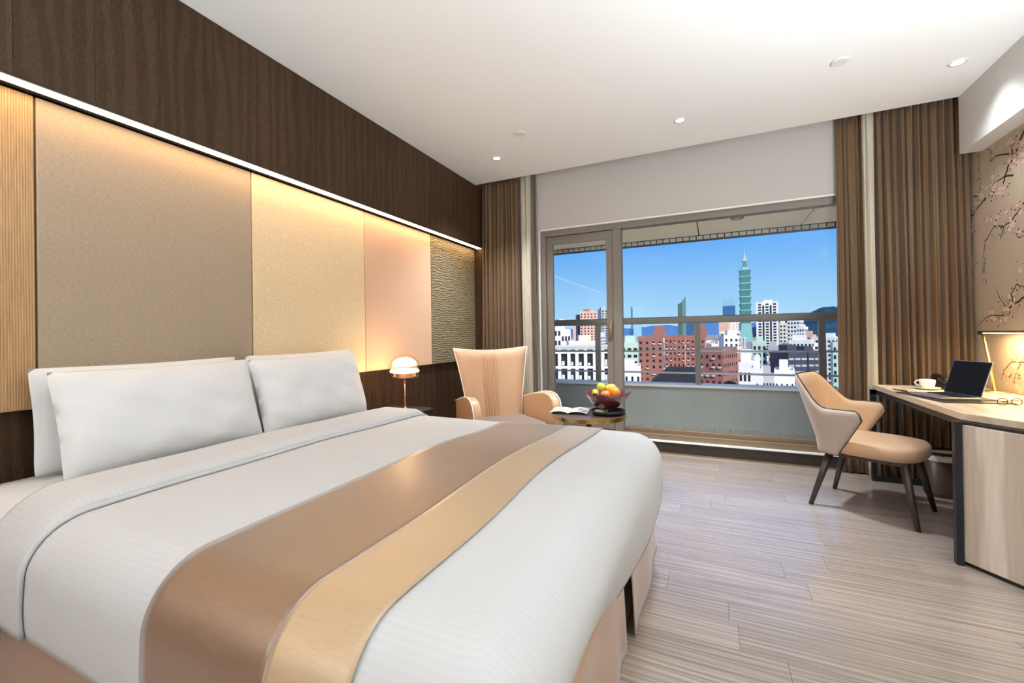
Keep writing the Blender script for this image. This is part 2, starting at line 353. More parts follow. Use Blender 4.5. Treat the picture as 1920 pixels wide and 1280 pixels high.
# floor with planks
fl = struct(MB().box(XL-0.1, XR+0.1, YB-0.1, 4.45, -0.12, -0.006).build('floor', 'floor_base'))
random.seed(4)
PW, PLEN = 0.152, 1.22
pm = MB().box(0.0006, PLEN-0.0006, 0.0004, PW-0.0004, -0.006, 0.0)
pmesh = pm.mesh('plank', 'floor_wood')
pcache = {}
y = YB; row = 0
while y < 4.45-0.01:
    wd = min(PW, 4.45-y)
    x = XL - random.random()*PLEN
    while x < XR:
        x0, x1 = max(x, XL), min(x+PLEN, XR)
        if x1-x0 > 0.03:
            if x1-x0 > PLEN-1e-4 and wd == PW: me = pmesh; loc = (x, y, 0)
            else:
                me = MB().box(0.0006, x1-x0-0.0006, 0.0004, wd-0.0004, -0.006, 0.0).mesh('plank', 'floor_wood'); loc = (x0, y, 0)
            o = link('plank', me, fl); o.location = loc
        x += PLEN
    y += PW; row += 1
# ceiling
c = MB().box(XL-0.15, XR+0.15, YB-0.15, YP, ZC, ZC+0.15)
c.box(XL-0.15, XR+0.15, YP, YW+0.15, ZC+0.14, ZC+0.25)
struct(c.build('ceiling', 'ceiling_paint'))

# left wall with panelling
wl = struct(MB().box(XL-0.15, XL-0.004, YB-0.15, YW+0.15, 0, ZC+0.14).build('wall_left', 'black_gap'))
yb = [0.94+0.2425*k for k in range(-11, 15)]
me = {}
for k, y0 in enumerate(yb):
    y1 = min(y0+0.2425, 4.449); y0 = max(y0, YB)
    if y1-y0 < 0.01: continue
    MB().box(XL-0.002, -2.39, y0+0.0006, y1-0.0006, 2.19, ZC-0.001).build('upper_board', 'dark_veneer', wl)
    MB().box(XL-0.004, XL+0.008, y0+0.0006, y1-0.0006, 0.0, 0.90).build('lower_board', 'dark_veneer', wl)
pan = [(-1.69, -0.13, 'peach_cloth'), (-0.13, 0.788, 'oak_stripe'), (0.793, 1.704, 'taupe_cloth'), (1.709, 2.635, 'gold_paper'), (2.640, 3.532, 'peach_cloth'), (3.537, 4.402, 'olive_wave')]
plabel = {'oak_stripe': 'golden striped wood panel', 'taupe_cloth': 'taupe woven fabric panel', 'gold_paper': 'gold crackle-patterned panel', 'peach_cloth': 'plain peach fabric panel', 'olive_wave': 'olive brown wave-textured panel'}
for (a, b_, m_) in pan:
    o = MB().box(XL, -2.50, a, b_, 0.90, 2.178).build('wall_panel', m_, wl, bevel=0.006, seg=2); o['label'] = plabel[m_]
# led strip under the upper boards
MB().box(XL, -2.405, 4.405, 4.449, 0.0, 2.176).build('corner_shade_strip', 'dark_veneer', wl)  # dark strip standing in for the shadowed gap in the corner
led = thing('led_strip_light', 'long warm glowing LED strip under the dark wooden boards', 'strip light', (-2.45, 0, 2.19))
MB().box(-0.050, 0.060, YB+0.02, 4.40, -0.006, -0.0005).build('channel', 'black_gap', led)
MB().box(-0.005, 0.048, YB+0.03, 4.395, -0.011, -0.004).build('diffuser', 'led_glow', led)
lamp('led_light', 'AREA', led, (0.020, 1.4, -0.014), P_LED, WARM, shape='RECTANGLE', size=0.045, size_y=6.0)

# window wall
ww = MB()
X0, X1, ZH, ZS = -1.715, 1.30, 2.325, 0.125
ww.box(XL-0.15, X0, YW, YW+0.17, 0, ZC+0.14); ww.box(X1, XR+0.15, YW, YW+0.17, 0, ZC+0.14); ww.box(X0, X1, YW, YW+0.17, ZH, ZC+0.14)
struct(ww.build('wall_window', 'wall_paint'))
tr = MB(); tr.box(X0, X0+0.012, YW-0.004, YW+0.06, ZS, ZH); tr.box(X0, X1, YW-0.004, YW+0.06, ZH-0.014, ZH)
struct(tr.build('trim_1', 'reveal_white'))
struct(MB().box(X0, X1, YW-0.002, YW+0.17, 0.0, ZS-0.012).build('baseboard_window', 'dark_base'))
struct(MB().box(X0, X1, YW-0.010, YW+0.03, ZS-0.012, ZS).build('trim_2', 'reveal_white'))
struct(MB().box(X0, X1, YW-0.012, YW-0.002, 0.0, 0.014).build('trim_3', 'track_bronze'))
# window 1: the wide fixed light
xa, xm0, xm1 = X0+0.012, -0.985, -0.830
w1 = struct(link('window_1', None))
MB().box(xa, X1, YW+0.03, YW+0.13, ZH-0.075, ZH-0.014).build('head_frame', 'frame_aluminium', w1, bevel=0.003)
f = MB().box(xa, X1, YW+0.03, YW+0.15, ZS, ZS+0.055); f.box(xa, X1, YW+0.07, YW+0.15, ZS+0.055, ZS+0.095)
f.build('sill_track', 'track_bronze', w1, bevel=0.003)
MB().box(X1-0.06, X1, YW+0.03, YW+0.13, ZS+0.095, ZH-0.075).build('side_frame', 'frame_aluminium', w1, bevel=0.003)
MB().box(-0.915, xm1, YW+0.03, YW+0.13, ZS+0.055, ZH-0.075).build('mullion', 'frame_aluminium', w1, bevel=0.003)
MB().box(xm1, X1-0.06, YW+0.085, YW+0.093, ZS+0.09, ZH-0.075).build('pane', 'window_glass', w1)
# door 1: sliding balcony door
d1 = struct(link('door_1', None))
MB().box(xa, xa+0.055, YW+0.03, YW+0.13, ZS+0.055, ZH-0.075).build('side_frame', 'frame_aluminium', d1, bevel=0.003)
sx0, sx1 = xa+0.055, -0.917
MB().box(sx0, sx0+0.075, YW+0.055, YW+0.095, ZS+0.06, ZH-0.078).build('stile', 'frame_aluminium', d1, bevel=0.003)
MB().box(sx1-0.070, sx1, YW+0.045, YW+0.095, ZS+0.06, ZH-0.078).build('stile', 'frame_aluminium', d1, bevel=0.003)
MB().box(sx0+0.075, sx1-0.07, YW+0.055, YW+0.095, ZH-0.165, ZH-0.078).build('top_rail', 'frame_aluminium', d1, bevel=0.003)
MB().box(sx0+0.075, sx1-0.07, YW+0.055, YW+0.095, ZS+0.06, ZS+0.16).build('bottom_rail', 'frame_aluminium', d1, bevel=0.003)
MB().box(sx0+0.07, sx1-0.065, YW+0.072, YW+0.080, ZS+0.155, ZH-0.16).build('pane', 'window_glass', d1)
hx = sx1-0.030
h = MB().box(hx-0.014, hx+0.014, YW+0.035, YW+0.047, 1.13, 1.30)
h.tube([(hx, YW+0.040, 1.27), (hx, YW+0.012, 1.26), (hx+0.004, YW+0.008, 1.20), (hx-0.004, YW+0.014, 1.12), (hx-0.010, YW+0.030, 1.10)], 0.009, 8)
h.build('handle', 'track_bronze', d1, smooth=True)

# right wall, soffit, rear wall
wr = struct(MB().box(XR, XR+0.15, YB-0.15, YW+0.15, 0, ZC+0.14).build('wall_right', 'wallpaper'))
so = struct(MB().box(1.668, XR, YB, YP+0.008, 2.452, ZC+0.0).build('trim_4', 'soffit_paint'))
struct(MB().box(XL-0.15, XR+0.15, YB-0.15, YB, 0, ZC+0.14).build('wall_rear', 'ceiling_paint'))
bb = struct(MB().box(XR-0.014, XR, YB, YW-0.2, 0, 0.08).build('baseboard_right', 'dark_base'))

# ------------------------------------------------------------------ wallpaper print
BR = [([(3.55,2.46),(3.70,2.44),(3.798,2.404),(3.871,2.305),(3.964,2.232),(4.031,2.119)],0.016),
([(3.903,2.163),(4.009,2.18),(4.091,2.175)],0.007),([(4.031,2.119),(4.202,2.106),(4.344,2.052),(4.44,1.98)],0.008),
([(3.908,2.296),(4.004,2.334),(4.085,2.35),(4.172,2.343)],0.006),([(4.317,2.139),(4.40,2.167)],0.005),([(4.382,2.021),(4.44,2.026)],0.006),
([(3.5,2.10),(3.65,2.02),(3.812,1.954),(3.921,1.883),(4.019,1.851),(4.122,1.88),(4.235,1.8)],0.007),([(4.235,1.8),(4.261,1.713),(4.253,1.619),(4.314,1.547)],0.003),
([(4.019,1.851),(4.041,1.812),(4.058,1.778)],0.005),([(4.252,1.645),(4.277,1.569),(4.269,1.488)],0.003),
([(3.45,1.46),(3.64,1.42),(3.83,1.363),(3.939,1.323),(3.997,1.296)],0.010),([(3.939,1.323),(3.955,1.396),(3.897,1.451),(3.828,1.427)],0.006),
([(3.997,1.296),(4.085,1.382),(4.115,1.435)],0.004),([(3.997,1.296),(4.049,1.255),(4.164,1.262),(4.254,1.249)],0.005),
([(4.254,1.249),(4.326,1.198),(4.375,1.185)],0.003),([(4.30,2.44),(4.299,2.322),(4.289,2.251),(4.316,2.166)],0.003),
([(4.125,2.441),(4.172,2.343)],0.003),([(4.111,2.194),(4.134,2.151)],0.004),([(3.905,1.796),(3.87,1.747),(3.818,1.754)],0.004),
([(4.385,1.953),(4.413,1.876),(4.405,1.737)],0.002),([(3.70,0.99),(3.842,0.952),(3.969,0.95),(4.05,0.883),(4.083,0.818)],0.004),([(3.876,0.944),(3.915,0.882),(3.955,0.807)],0.004)]
FL = [(3.924,2.403,9),(3.89,2.266,11),(3.826,2.288,9),(3.851,2.345,7),(4.27,2.126,9),(4.093,2.113,9),(4.147,2.103,7),(4.022,2.086,8),(4.344,2.072,8),(3.94,1.875,9),(3.882,1.932,8),(4.068,1.93,6),(4.174,1.93,5),(3.869,1.765,5),(4.164,1.259,6),(4.008,1.278,8),(3.938,1.347,7),(4.06,1.206,5),(3.947,2.274,8),(3.81,2.225,8),(4.133,2.201,6),(4.29,2.238,4),(4.125,2.434,4),(4.385,1.939,5),(4.225,1.746,3),(4.266,1.554,3),(4.40,1.709,2),(3.877,1.525,3),(4.329,1.11,4),(3.933,0.893,4),(4.031,0.848,4),(3.898,0.825,4),
(3.6,2.40,9),(3.55,1.5,6),(3.7,2.0,8)]
random.seed(77)
for (y_, z_, w_, n_) in ((3.55, 2.43, 0.016, 16), (3.5, 2.10, 0.010, 14), (3.45, 1.46, 0.010, 16), (2.6, 1.95, 0.012, 14), (1.6, 2.3, 0.015, 14), (1.7, 1.3, 0.010, 14)):
    ang = PI+random.uniform(-0.3, 0.3); pts_ = [(y_, z_)]
    for k in range(n_):
        ang += random.uniform(-0.38, 0.38)+0.12*math.sin(PI-ang); y_ += 0.085*math.cos(ang); z_ = min(2.42, max(0.95, z_+0.085*math.sin(ang))); pts_.append((y_, z_))
        if random.random() < 0.6: FL.append((y_+random.uniform(-0.04, 0.04), min(z_+random.uniform(-0.05, 0.05), 2.40), random.randint(4, 9)))
        if random.random() < 0.4:
            tw = [(y_, z_)]; a2 = ang+random.choice((-1, 1))*random.uniform(0.6, 1.3)
            for q in range(4): a2 += random.uniform(-0.3, 0.3); tw.append((tw[-1][0]+0.05*math.cos(a2), min(2.42, tw[-1][1]+0.05*math.sin(a2))))
            BR.append((tw, 0.004)); FL.append((tw[-1][0], tw[-1][1], random.randint(3, 6)))
    BR.append((pts_[::-1] if False else pts_, w_))
random.seed(11)
mb = MB(); mp_ = MB(); mq = MB(); ml = MB(); XP = XR-0.0006
def flat(mbx, pts, dx): mbx.add([(XP-dx, p[0], p[1]) for p in pts], [tuple(range(len(pts)))])
for pts, wdt in BR:
    P = []
    for i in range(len(pts)-1):
        for k in range(6):
            t = k/6; jit = 0.004
            P.append((pts[i][0]*(1-t)+pts[i+1][0]*t+random.uniform(-jit, jit), pts[i][1]*(1-t)+pts[i+1][1]*t+random.uniform(-jit, jit)))
    P.append(pts[-1])
    for i in range(len(P)-1):
        a = 1-i/len(P)*0.55; b_ = 1-(i+1)/len(P)*0.55
        dy, dz = P[i+1][0]-P[i][0], P[i+1][1]-P[i][1]; L = math.hypot(dy, dz)+1e-9; ny, nz = -dz/L, dy/L
        a *= wdt*random.uniform(0.8, 1.2); b_ *= wdt
        flat(mb, [(P[i][0]+ny*a, P[i][1]+nz*a), (P[i][0]-ny*a, P[i][1]-nz*a), (P[i+1][0]-ny*b_, P[i+1][1]-nz*b_), (P[i+1][0]+ny*b_, P[i+1][1]+nz*b_)], 0.0001)
        if random.random() < 0.35:
            g = random.uniform(0, 2*PI); s_ = random.uniform(0.012, 0.022); q = (P[i][0]+math.cos(g)*0.02, P[i][1]+math.sin(g)*0.02)
            flat(ml, [q, (q[0]+math.cos(g-0.5)*s_*0.6, q[1]+math.sin(g-0.5)*s_*0.6), (q[0]+math.cos(g)*s_, q[1]+math.sin(g)*s_), (q[0]+math.cos(g+0.5)*s_*0.6, q[1]+math.sin(g+0.5)*s_*0.6)], 0.0002)
for (fy, fz, n) in FL:
    for k in range(n):
        g = random.uniform(0, 2*PI); d = abs(random.gauss(0, 0.035)); cy_, cz_ = fy+math.cos(g)*d, min(fz+math.sin(g)*d, 2.43)
        if cy_ > 4.43: continue
        r = random.uniform(0.012, 0.021); tgt = mq if random.random() < 0.55 else mp_; rot = random.uniform(0, 2*PI); sq = random.uniform(0.6, 1)
        dd = 0.0002+0.00005*random.random()*6
        for j in range(5):
            a = rot+j*2*PI/5; px, pz = cy_+math.cos(a)*r*0.55, cz_+math.sin(a)*r*0.55*sq
            flat(tgt, [(px+math.cos(t*2*PI/6)*r*0.42, pz+math.sin(t*2*PI/6)*r*0.42*sq) for t in range(6)], dd+j*0.00001)
        if random.random() < 0.5: flat(mb, [(cy_+math.cos(t*2*PI/5)*r*0.18, cz_+math.sin(t*2*PI/5)*r*0.18) for t in range(5)], 0.00055)
    for k in range(n//2+1):
        g = random.uniform(0, 2*PI); d = random.uniform(0.02, 0.075); q = (min(fy+math.cos(g)*d, 4.42), min(fz+math.sin(g)*d, 2.42)); s_ = random.uniform(0.012, 0.024); g = random.uniform(0, 2*PI)
        flat(ml, [q, (q[0]+math.cos(g-0.5)*s_*0.6, q[1]+math.sin(g-0.5)*s_*0.6), (q[0]+math.cos(g)*s_, q[1]+math.sin(g)*s_), (q[0]+math.cos(g+0.5)*s_*0.6, q[1]+math.sin(g+0.5)*s_*0.6)], 0.00025)
for nm, m_, b_ in (('branch_print', 'print_branch', mb), ('blossom_print', 'print_pink', mp_), ('pale_blossom_print', 'print_pale', mq), ('leaf_print', 'print_leaf', ml)):
    b_.build(nm, m_, wr)['kind'] = 'stuff'

# ------------------------------------------------------------------ ceiling fittings
DL = [(-1.842, 3.70), (-0.205, 3.70), (1.451, 3.70)]
def downlight(x, y, p, label, cone, group=None):
    t = thing('downlight', label, 'ceiling light', (x, y, ZC), 0, group)
    MB().lathe([(0.046, 0.0), (0.046, -0.004), (0.033, -0.005), (0.031, 0.0)], 28, cap=False).build('trim_ring', 'plastic_white', t, smooth=True)
    MB().lathe([(0.032, -0.0025), (0.032, -0.001)], 28).build('lens', 'downlight_glow', t)
    lamp('downlight_lamp', 'SPOT', t, (0, 0, -0.02), p*4, NEUT, spot_size=math.radians(cone), spot_blend=1.0, shadow_soft_size=0.07)
dlab = ['small glowing ceiling downlight close to the dark panelled wall', 'small glowing ceiling downlight in front of the middle of the window', 'small glowing ceiling downlight above the desk beside the soffit']
for (x, y), l, p_, cn in zip(DL, dlab, P_DOWN, (98, 88, 112)): downlight(x, y, p_, l, cn)
for (x, y, l) in ((-1.435, 3.33, 'round white sprinkler cover on the ceiling by the panelled wall'), (0.759, 3.344, 'round white sprinkler cover on the ceiling towards the desk')):
    t = thing('sprinkler_cover', l, 'sprinkler cover', (x, y, ZC))
    MB().lathe([(0.040, 0), (0.040, -0.006), (0.046, -0.007), (0.046, -0.010), (0.040, -0.012), (0.0005, -0.012)], 28).build('plate', 'plastic_white', t, smooth=False)

# ================================================================== balcony
YO = 5.95
bf = struct(MB().box(-6, 6, YW+0.17, 5.62, -0.10, 0.092).build('floor_balcony', 'grout_dark'))
tm = MB().box(0.003, 0.152, 0.003, 0.295, 0, 0.008).mesh('tile', 'balcony_tile')
for i in range(-24, 22):
    for j in range(3):
        o = link('tile', tm, bf); o.location = (i*0.155+0.01, YW+0.175+j*0.298, 0.092)
struct(MB().box(-6, 6, 5.36, 5.60, 0.0, 0.545).build('wall_parapet', 'balcony_paint'))
struct(MB().box(-6, 6, 5.33, 5.62, 0.545, 0.572).build('trim_5', 'coping_white', bevel=0.004))
rl = thing('balcony_railing', 'grey steel balcony railing on the white topped parapet', 'railing', (0, 5.47, 0.572))
MB().box(-4.5, 4.5, -0.035, 0.035, 0.715, 0.795).build('top_rail', 'rail_steel', rl, bevel=0.012)
for z in (0.13, 0.385): MB().tube([(-4.5, 0, z), (4.5, 0, z)], 0.011, 8).build('cross_rail', 'rail_light', rl, smooth=True)
pmsh = MB().box(-0.030, 0.030, -0.022, 0.022, 0, 0.72).mesh('post', 'rail_steel')
for x in (-3.72, -2.52, -1.32, -0.15, 1.045, 2.24, 3.44):
    o = link('post', pmsh, rl); o.location = (x, 0, 0)
bs = struct(MB().box(-7, 7, YW+0.17, YO+0.15, 2.435, 2.85).build('ceiling_balcony', 'grout_dark'))
for k in range(-6, 6):
    a = -0.13+k*1.08
    MB().box(a+0.006, a+1.074, YW+0.175, YO-0.030, 2.396, 2.437).build('soffit_panel', 'soffit_cream', bs, bevel=0.003)
MB().box(-7, 7, YO, YO+0.15, 2.352, 2.434).build('edge_beam', 'grout_dark', bs)
etm = MB().box(0.006, 0.074, -0.008, 0.0, 2.350, 2.392).mesh('edge_tile', 'edge_tile')
for k in range(-48, 42):
    o = link('edge_tile', etm, bs); o.location = (k*0.08, YO, 0)
t = thing('balcony_ceiling_light', 'round unlit recessed light in the cream balcony ceiling', 'ceiling light', (0.265, 5.22, 2.396))
MB().lathe([(0.066, 0), (0.066, -0.010), (0.048, -0.014), (0.046, -0.002)], 24, cap=False).build('rim', 'rail_steel', t, smooth=True)
MB().lathe([(0.047, -0.004), (0.047, 0.0)], 24).build('lens', 'plastic_white', t)
struct(MB().box(XR+0.15, 12, YW, YW+0.30, -6, 6).build('wall_facade_right', 'facade_tile'))
struct(MB().box(-12, XL-0.15, YW, YW+0.30, -6, 6).build('wall_facade_left', 'facade_tile'))
struct(MB().box(-12, 12, YB-0.2, YW+0.3, ZC+0.26, 6).build('wall_facade_top', 'facade_tile'))

# ================================================================== bed
BZ = 0.640
IX, IY0, IY1 = -0.395, 0.68, 2.35      # inner rectangle of the draped top
RAD = 0.145
def drape(x, ex, ey, off=0.0, hemz=0.25):
    pass
def over(e, rad, flare=0.02):
    """cloth length e past the edge -> (outward, down)"""
    q = rad*PI/2
    if e <= q: a = e/rad; return rad*math.sin(a), rad*(1-math.cos(a))
    d = e-q
    return rad+flare*math.sin(min(d/0.26, 1)*PI)*0.6-0.02*d/0.26, rad+d
def sstep(a, b, x): t = max(0, min(1, (x-a)/(b-a))); return t*t*(3-2*t)
def bed_surface(s, t, off=0.0, lift=0.0):
    """s along the bed (x), t across (y): cloth metres; returns a point on the made bed"""
    ex = max(0.0, s-IX)
    ey = IY0-t if t < IY0 else (t-IY1 if t > IY1 else 0.0)
    sg = -1 if t < IY0 else 1
    e = math.hypot(ex, ey)
    bx, by = min(s, IX), min(max(t, IY0), IY1)
    if e < 1e-9:
        crown = 0.012*math.sin(PI*(t-IY0)/(IY1-IY0))
        wr_ = 0.0022*math.sin(5*s+2*t)+0.0018*math.sin(9*t-3*s+1)
        return Vector((bx, by, BZ+crown+wr_+off+lift))
    o_, d_ = over(e, RAD+off)
    dx, dy = ex/e, sg*ey/e
    x_ = bx+dx*o_; y_ = by+dy*o_
    fade = max(0, 1-e/0.15)
    crown = 0.012*math.sin(PI*(by-IY0)/(IY1-IY0))*fade if ey == 0 else 0
    wr_ = (0.0022*math.sin(5*s+2*t)+0.0018*math.sin(9*t-3*s+1))*fade
    tuck = dx*0.10*sstep(2.1, 0.9, by)*sstep(0.15, 0.45, e) if False else dx*0.10*(1-sstep(0.9, 2.1, by))*sstep(0.15, 0.47, e)
    return Vector((x_-tuck, y_, BZ-d_+off+crown+wr_+lift*fade))
bed = thing('bed', 'king size bed with a white sheet and satin skirt', 'bed', (0, 0, 0))
MB().box(-2.47, -0.36, 0.62, 2.42, 0.06, 0.30).build('base', 'skirt_brown', bed, bevel=0.01)
MB().box(-2.475, -0.34, 0.575, 2.455, 0.302, 0.600).build('mattress', 'sheet_cotton', bed, bevel=0.06, seg=4)
# fitted sheet at the head end, draped over the mattress side
def sheet(u, v):
    s = -2.47+u*0.85; t = 0.30+v*(2.73-0.30)
    p = bed_surface(s, t, -0.012); return p
MB().grid(sheet, 16, 70).build('sheet', 'sheet_cotton', bed, smooth=True, solid=0.006)
# skirt panels: foot in two with an inverted pleat, near side, far side
def skirt(name, p0, p1, z0, z1, m, folds, amp):
    p0, p1 = Vector(p0), Vector(p1); d = (p1-p0); L = d.length; nrm = Vector((-d.y, d.x, 0)).normalized()
    def fn(u, v):
        k = amp*(1-v)*(math.sin(u*folds*2*PI)+0.5*math.sin(u*folds*4.7+1))+0.02*(1-v)
        q = p0+d*u+nrm*k; return (q.x, q.y, z0+(z1-z0)*v)
    return MB().grid(fn, max(8, int(L*40)), 8).build(name, m, bed, smooth=True, solid=0.004)
skirt('skirt', (-0.305, 2.44, 0), (-0.300, 1.70, 0), 0.012, 0.36, 'skirt_satin', 1.5, -0.006)
skirt('skirt', (-0.312, 1.60, 0), (-0.312, 0.60, 0), 0.012, 0.36, 'skirt_satin', 3.0, -0.010)
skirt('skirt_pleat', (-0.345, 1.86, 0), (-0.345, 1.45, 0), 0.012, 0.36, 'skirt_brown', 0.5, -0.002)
skirt('skirt', (-0.33, 0.612, 0), (-2.20, 0.612, 0), 0.012, 0.36, 'skirt_satin', 2.0, -0.004)
skirt('skirt', (-2.30, 2.43, 0), (-0.33, 2.43, 0), 0.012, 0.36, 'skirt_satin', 2.0, -0.004)

def cloth(mb, s0, s1, t0, t1, ns, nts, off, liftf=None, emax=None):
    uv = []
    vs = []
    for j in range(nts+1):
        for i in range(ns+1):
            s = s0+(s1-s0)*i/ns; t = t0+(t1-t0)*j/nts
            if emax:   # keep the hem level round the corner
                ex = max(0, s-IX); ey = IY0-t if t < IY0 else (t-IY1 if t > IY1 else 0); e = math.hypot(ex, ey)
                mx = max(ex, ey)
                if e > 1e-6: k = mx/e; s_ = s if ex == 0 else IX+ex*k; t_ = t if ey == 0 else (IY0-ey*k if t < IY0 else IY1+ey*k)
                else: s_, t_ = s, t
            else: s_, t_ = s, t
            vs.append(bed_surface(s_, t_, off, liftf(s, t) if liftf else 0)); uv.append((s, t))
    fs = [(j*(ns+1)+i, j*(ns+1)+i+1, (j+1)*(ns+1)+i+1, (j+1)*(ns+1)+i) for j in range(nts) for i in range(ns)]
    mb.add(vs, fs); return uv, fs
def uvmap(o, uv, fs):
    l = o.data.uv_layers.new(name='UVMap'); k = 0
    for f_ in fs:
        for vi in f_: l.data[k].uv = uv[vi]; k += 1
EH = 0.455   # cloth length past the edge to the hem
dv = thing('duvet', 'white striped duvet spread over the bed, turned down at the pillows', 'duvet', (0, 0, 0))
m_ = MB(); uv, fs = cloth(m_, -2.02, IX+EH, IY0-EH+0.065, IY1+EH, 84, 110, 0.0, emax=True)
o = m_.build('cover', 'duvet_cotton', dv, smooth=True, solid=0.012); uvmap(o, uv, fs)
# turned-down band
def foldlift(s, t):
    return 0.030*sstep(-2.06, -1.98, s)*(1-sstep(-1.83, -1.78, s))
FX1 = -1.775
m_ = MB(); uv, fs = cloth(m_, -2.05, FX1, IY0-EH+0.050, IY1+EH-0.005, 22, 110, 0.013, lambda s, t: 0.028*(1-sstep(-1.823, FX1, s)**2)+0.004)
o = m_.build('turned_down_band', 'duvet_cotton', dv, smooth=True, solid=0.010); uvmap(o, uv, fs)
pts = [bed_surface(FX1+0.004, IY0-EH+0.050+(IY1-IY0+2*EH-0.055)*k/90, 0.014) for k in range(91)]
MB().tube(pts, 0.0075, 8).build('hem_piping', 'duvet_cotton', dv, smooth=True)
# runner
rn = thing('bed_runner', 'brown and cream satin bed runner laid across the duvet', 'bed runner', (0, 0, 0))
m_ = MB(); nA = 18
def runner(sa, sb, name, mt, off):
    m_ = MB(); vs = []; ns, nts = 14, 120; uv = []
    for j in range(nts+1):
        for i in range(ns+1):
            t = IY0-0.40+(IY1-IY0+0.80)*j/nts
            wob = 0.022*math.sin(2.6*t+0.6)+0.008*math.sin(7*t) - 0.02*sstep(1.6, 0.5, t)
            s = sa+(sb-sa)*i/ns+wob
            vs.append(bed_surface(s, t, off)); uv.append((s, t))
    fs = [(j*(ns+1)+i, j*(ns+1)+i+1, (j+1)*(ns+1)+i+1, (j+1)*(ns+1)+i) for j in range(nts) for i in range(ns)]
    m_.add(vs, fs); return m_.build(name, mt, rn, smooth=True, solid=0.004)
runner(-1.165, -0.745, 'brown_panel', 'runner_brown', 0.0105)
runner(-0.760, -0.562, 'cream_border', 'runner_cream', 0.0125)

# pillows
def pillow(label, cy, zb, xb, xt, w_, h_, th, seed, tilt=0.0, group='pillows against the headboard'):
    random.seed(seed); ph = [random.uniform(0, 6.28) for _ in range(6)]
    m_ = MB(); NU, NV = 40, 28
    def shape(sg):
        def fn(u, v):
            a, b_ = u*2-1, v*2-1
            ca = (1-abs(a)**3.2); cb = (1-abs(b_)**3.0)
            z = sg*th*0.5*(max(0, ca)*max(0, cb))**0.47
            pin = 0.05
            x = a*w_/2*(1-pin*(1-b_*b_)*0.6)*(1-0.018*b_**6); y_ = b_*h_/2*(1-pin*(1-a*a)*0.9)*(1-0.018*a**6)
            wrk = 0.004*math.sin(9*a+ph[0]+3*b_)*math.sin(7*b_+ph[1])+0.005*math.sin(14*a*b_+ph[2])*abs(a*b_)
            edge = max(0, ca)*max(0, cb)
            return (x, y_, z+sg*wrk*min(1, edge*3))
        return fn
    m_.grid(shape(1), NU, NV); m_.grid(shape(-1), NU, NV)
    o = m_.build('pillow', 'pillow_cotton', None, smooth=True, fix=True)
    b = bmesh.new(); b.from_mesh(o.data)
    for e in b.edges:      # the seam round the pillowcase
        if len(e.link_faces) == 2 and e.calc_face_angle(0) > 1.0: e.smooth = False
    b.to_mesh(o.data); b.free()
    lean = math.atan2(xb-xt, math.sqrt(max(1e-6, h_*h_-(xb-xt)**2)))
    # local x -> world y, local y -> up (leaning back to the wall), local z -> out
    up = Vector((-math.sin(lean), 0, math.cos(lean))); out = Vector((math.cos(lean), 0, math.sin(lean))); ax = Vector((0, 1, 0))
    c = Vector((xb, cy, zb))+up*h_*0.5
    R = Matrix(((ax.x, up.x, out.x, c.x), (ax.y, up.y, out.y, c.y), (ax.z, up.z, out.z, c.z), (0, 0, 0, 1)))
    o.matrix_world = R @ Matrix.Rotation(tilt, 4, 'Z')
    return tag(o, label, 'pillow', group)
pillow('white pillow standing behind the taupe-panel side pillow', 1.145, 0.652, -2.385, -2.425, 0.82, 0.425, 0.11, 3, 0.01)
pillow('white pillow standing behind the gold-panel side pillow', 2.000, 0.652, -2.385, -2.425, 0.80, 0.435, 0.11, 4, 0.015)
pillow('plump white pillow in front, against the taupe panel', 1.140, 0.655, -2.170, -2.300, 0.79, 0.428, 0.17, 5, 0.008)
pillow('plump white pillow in front, against the gold crackle panel', 1.920, 0.655, -2.175, -2.300, 0.77, 0.432, 0.17, 6, 0.022)

# ================================================================== nightstand and lamp
ns_ = thing('nightstand', 'low dark wooden nightstand between the bed and the armchair', 'nightstand', (-2.30, 2.775, 0))
MB().box(-0.225, 0.20, -0.20, 0.19, 0.10, 0.563).build('body', 'dark_base', ns_, bevel=0.004)
MB().box(-0.228, 0.215, -0.21, 0.20, 0.565, 0.585).build('top', 'dark_base', ns_, bevel=0.004)
MB().box(0.201, 0.214, -0.192, 0.182, 0.345, 0.556).build('drawer', 'dark_base', ns_, bevel=0.003)
MB().box(0.201, 0.214, -0.192, 0.182, 0.108, 0.338).build('drawer', 'dark_base', ns_, bevel=0.003)
MB().box(-0.20, 0.17, -0.17, 0.16, 0.0, 0.098).build('plinth', 'black_gap', ns_)
for d_ in [c_ for c_ in ns_.children if c_.name.startswith('drawer')]:
    zc = 0.455 if d_ is not None and d_.data.vertices[0].co.z > 0.3 else 0.22
    MB().box(0.2145, 0.226, -0.06, 0.06, zc-0.006, zc+0.006).build('handle', 'gold', d_, bevel=0.002)
tl = thing('table_lamp', 'copper table lamp with a glowing glass dome on the nightstand', 'lamp', (-2.235, 2.780, 0.585))
MB().lathe([(0.105, 0.0), (0.105, 0.010), (0.098, 0.014), (0.02, 0.016), (0.010, 0.030)], 36).build('base', 'copper', tl, smooth=True, bevel=0)
MB().tube([(0, 0, 0.014), (0, 0, 0.275)], 0.0075, 14).build('stem', 'copper', tl, smooth=True)
MB().lathe([(0.010, 0.262), (0.070, 0.264), (0.072, 0.268), (0.072, 0.300), (0.068, 0.304), (0.010, 0.304)], 36).build('collar', 'copper', tl, smooth=False)
MB().lathe([(0.030, 0.304), (0.112, 0.308), (0.114, 0.318), (0.100, 0.330), (0.04, 0.336), (0.001, 0.337)], 40).build('light_disc', 'lamp_glow', tl, smooth=True)
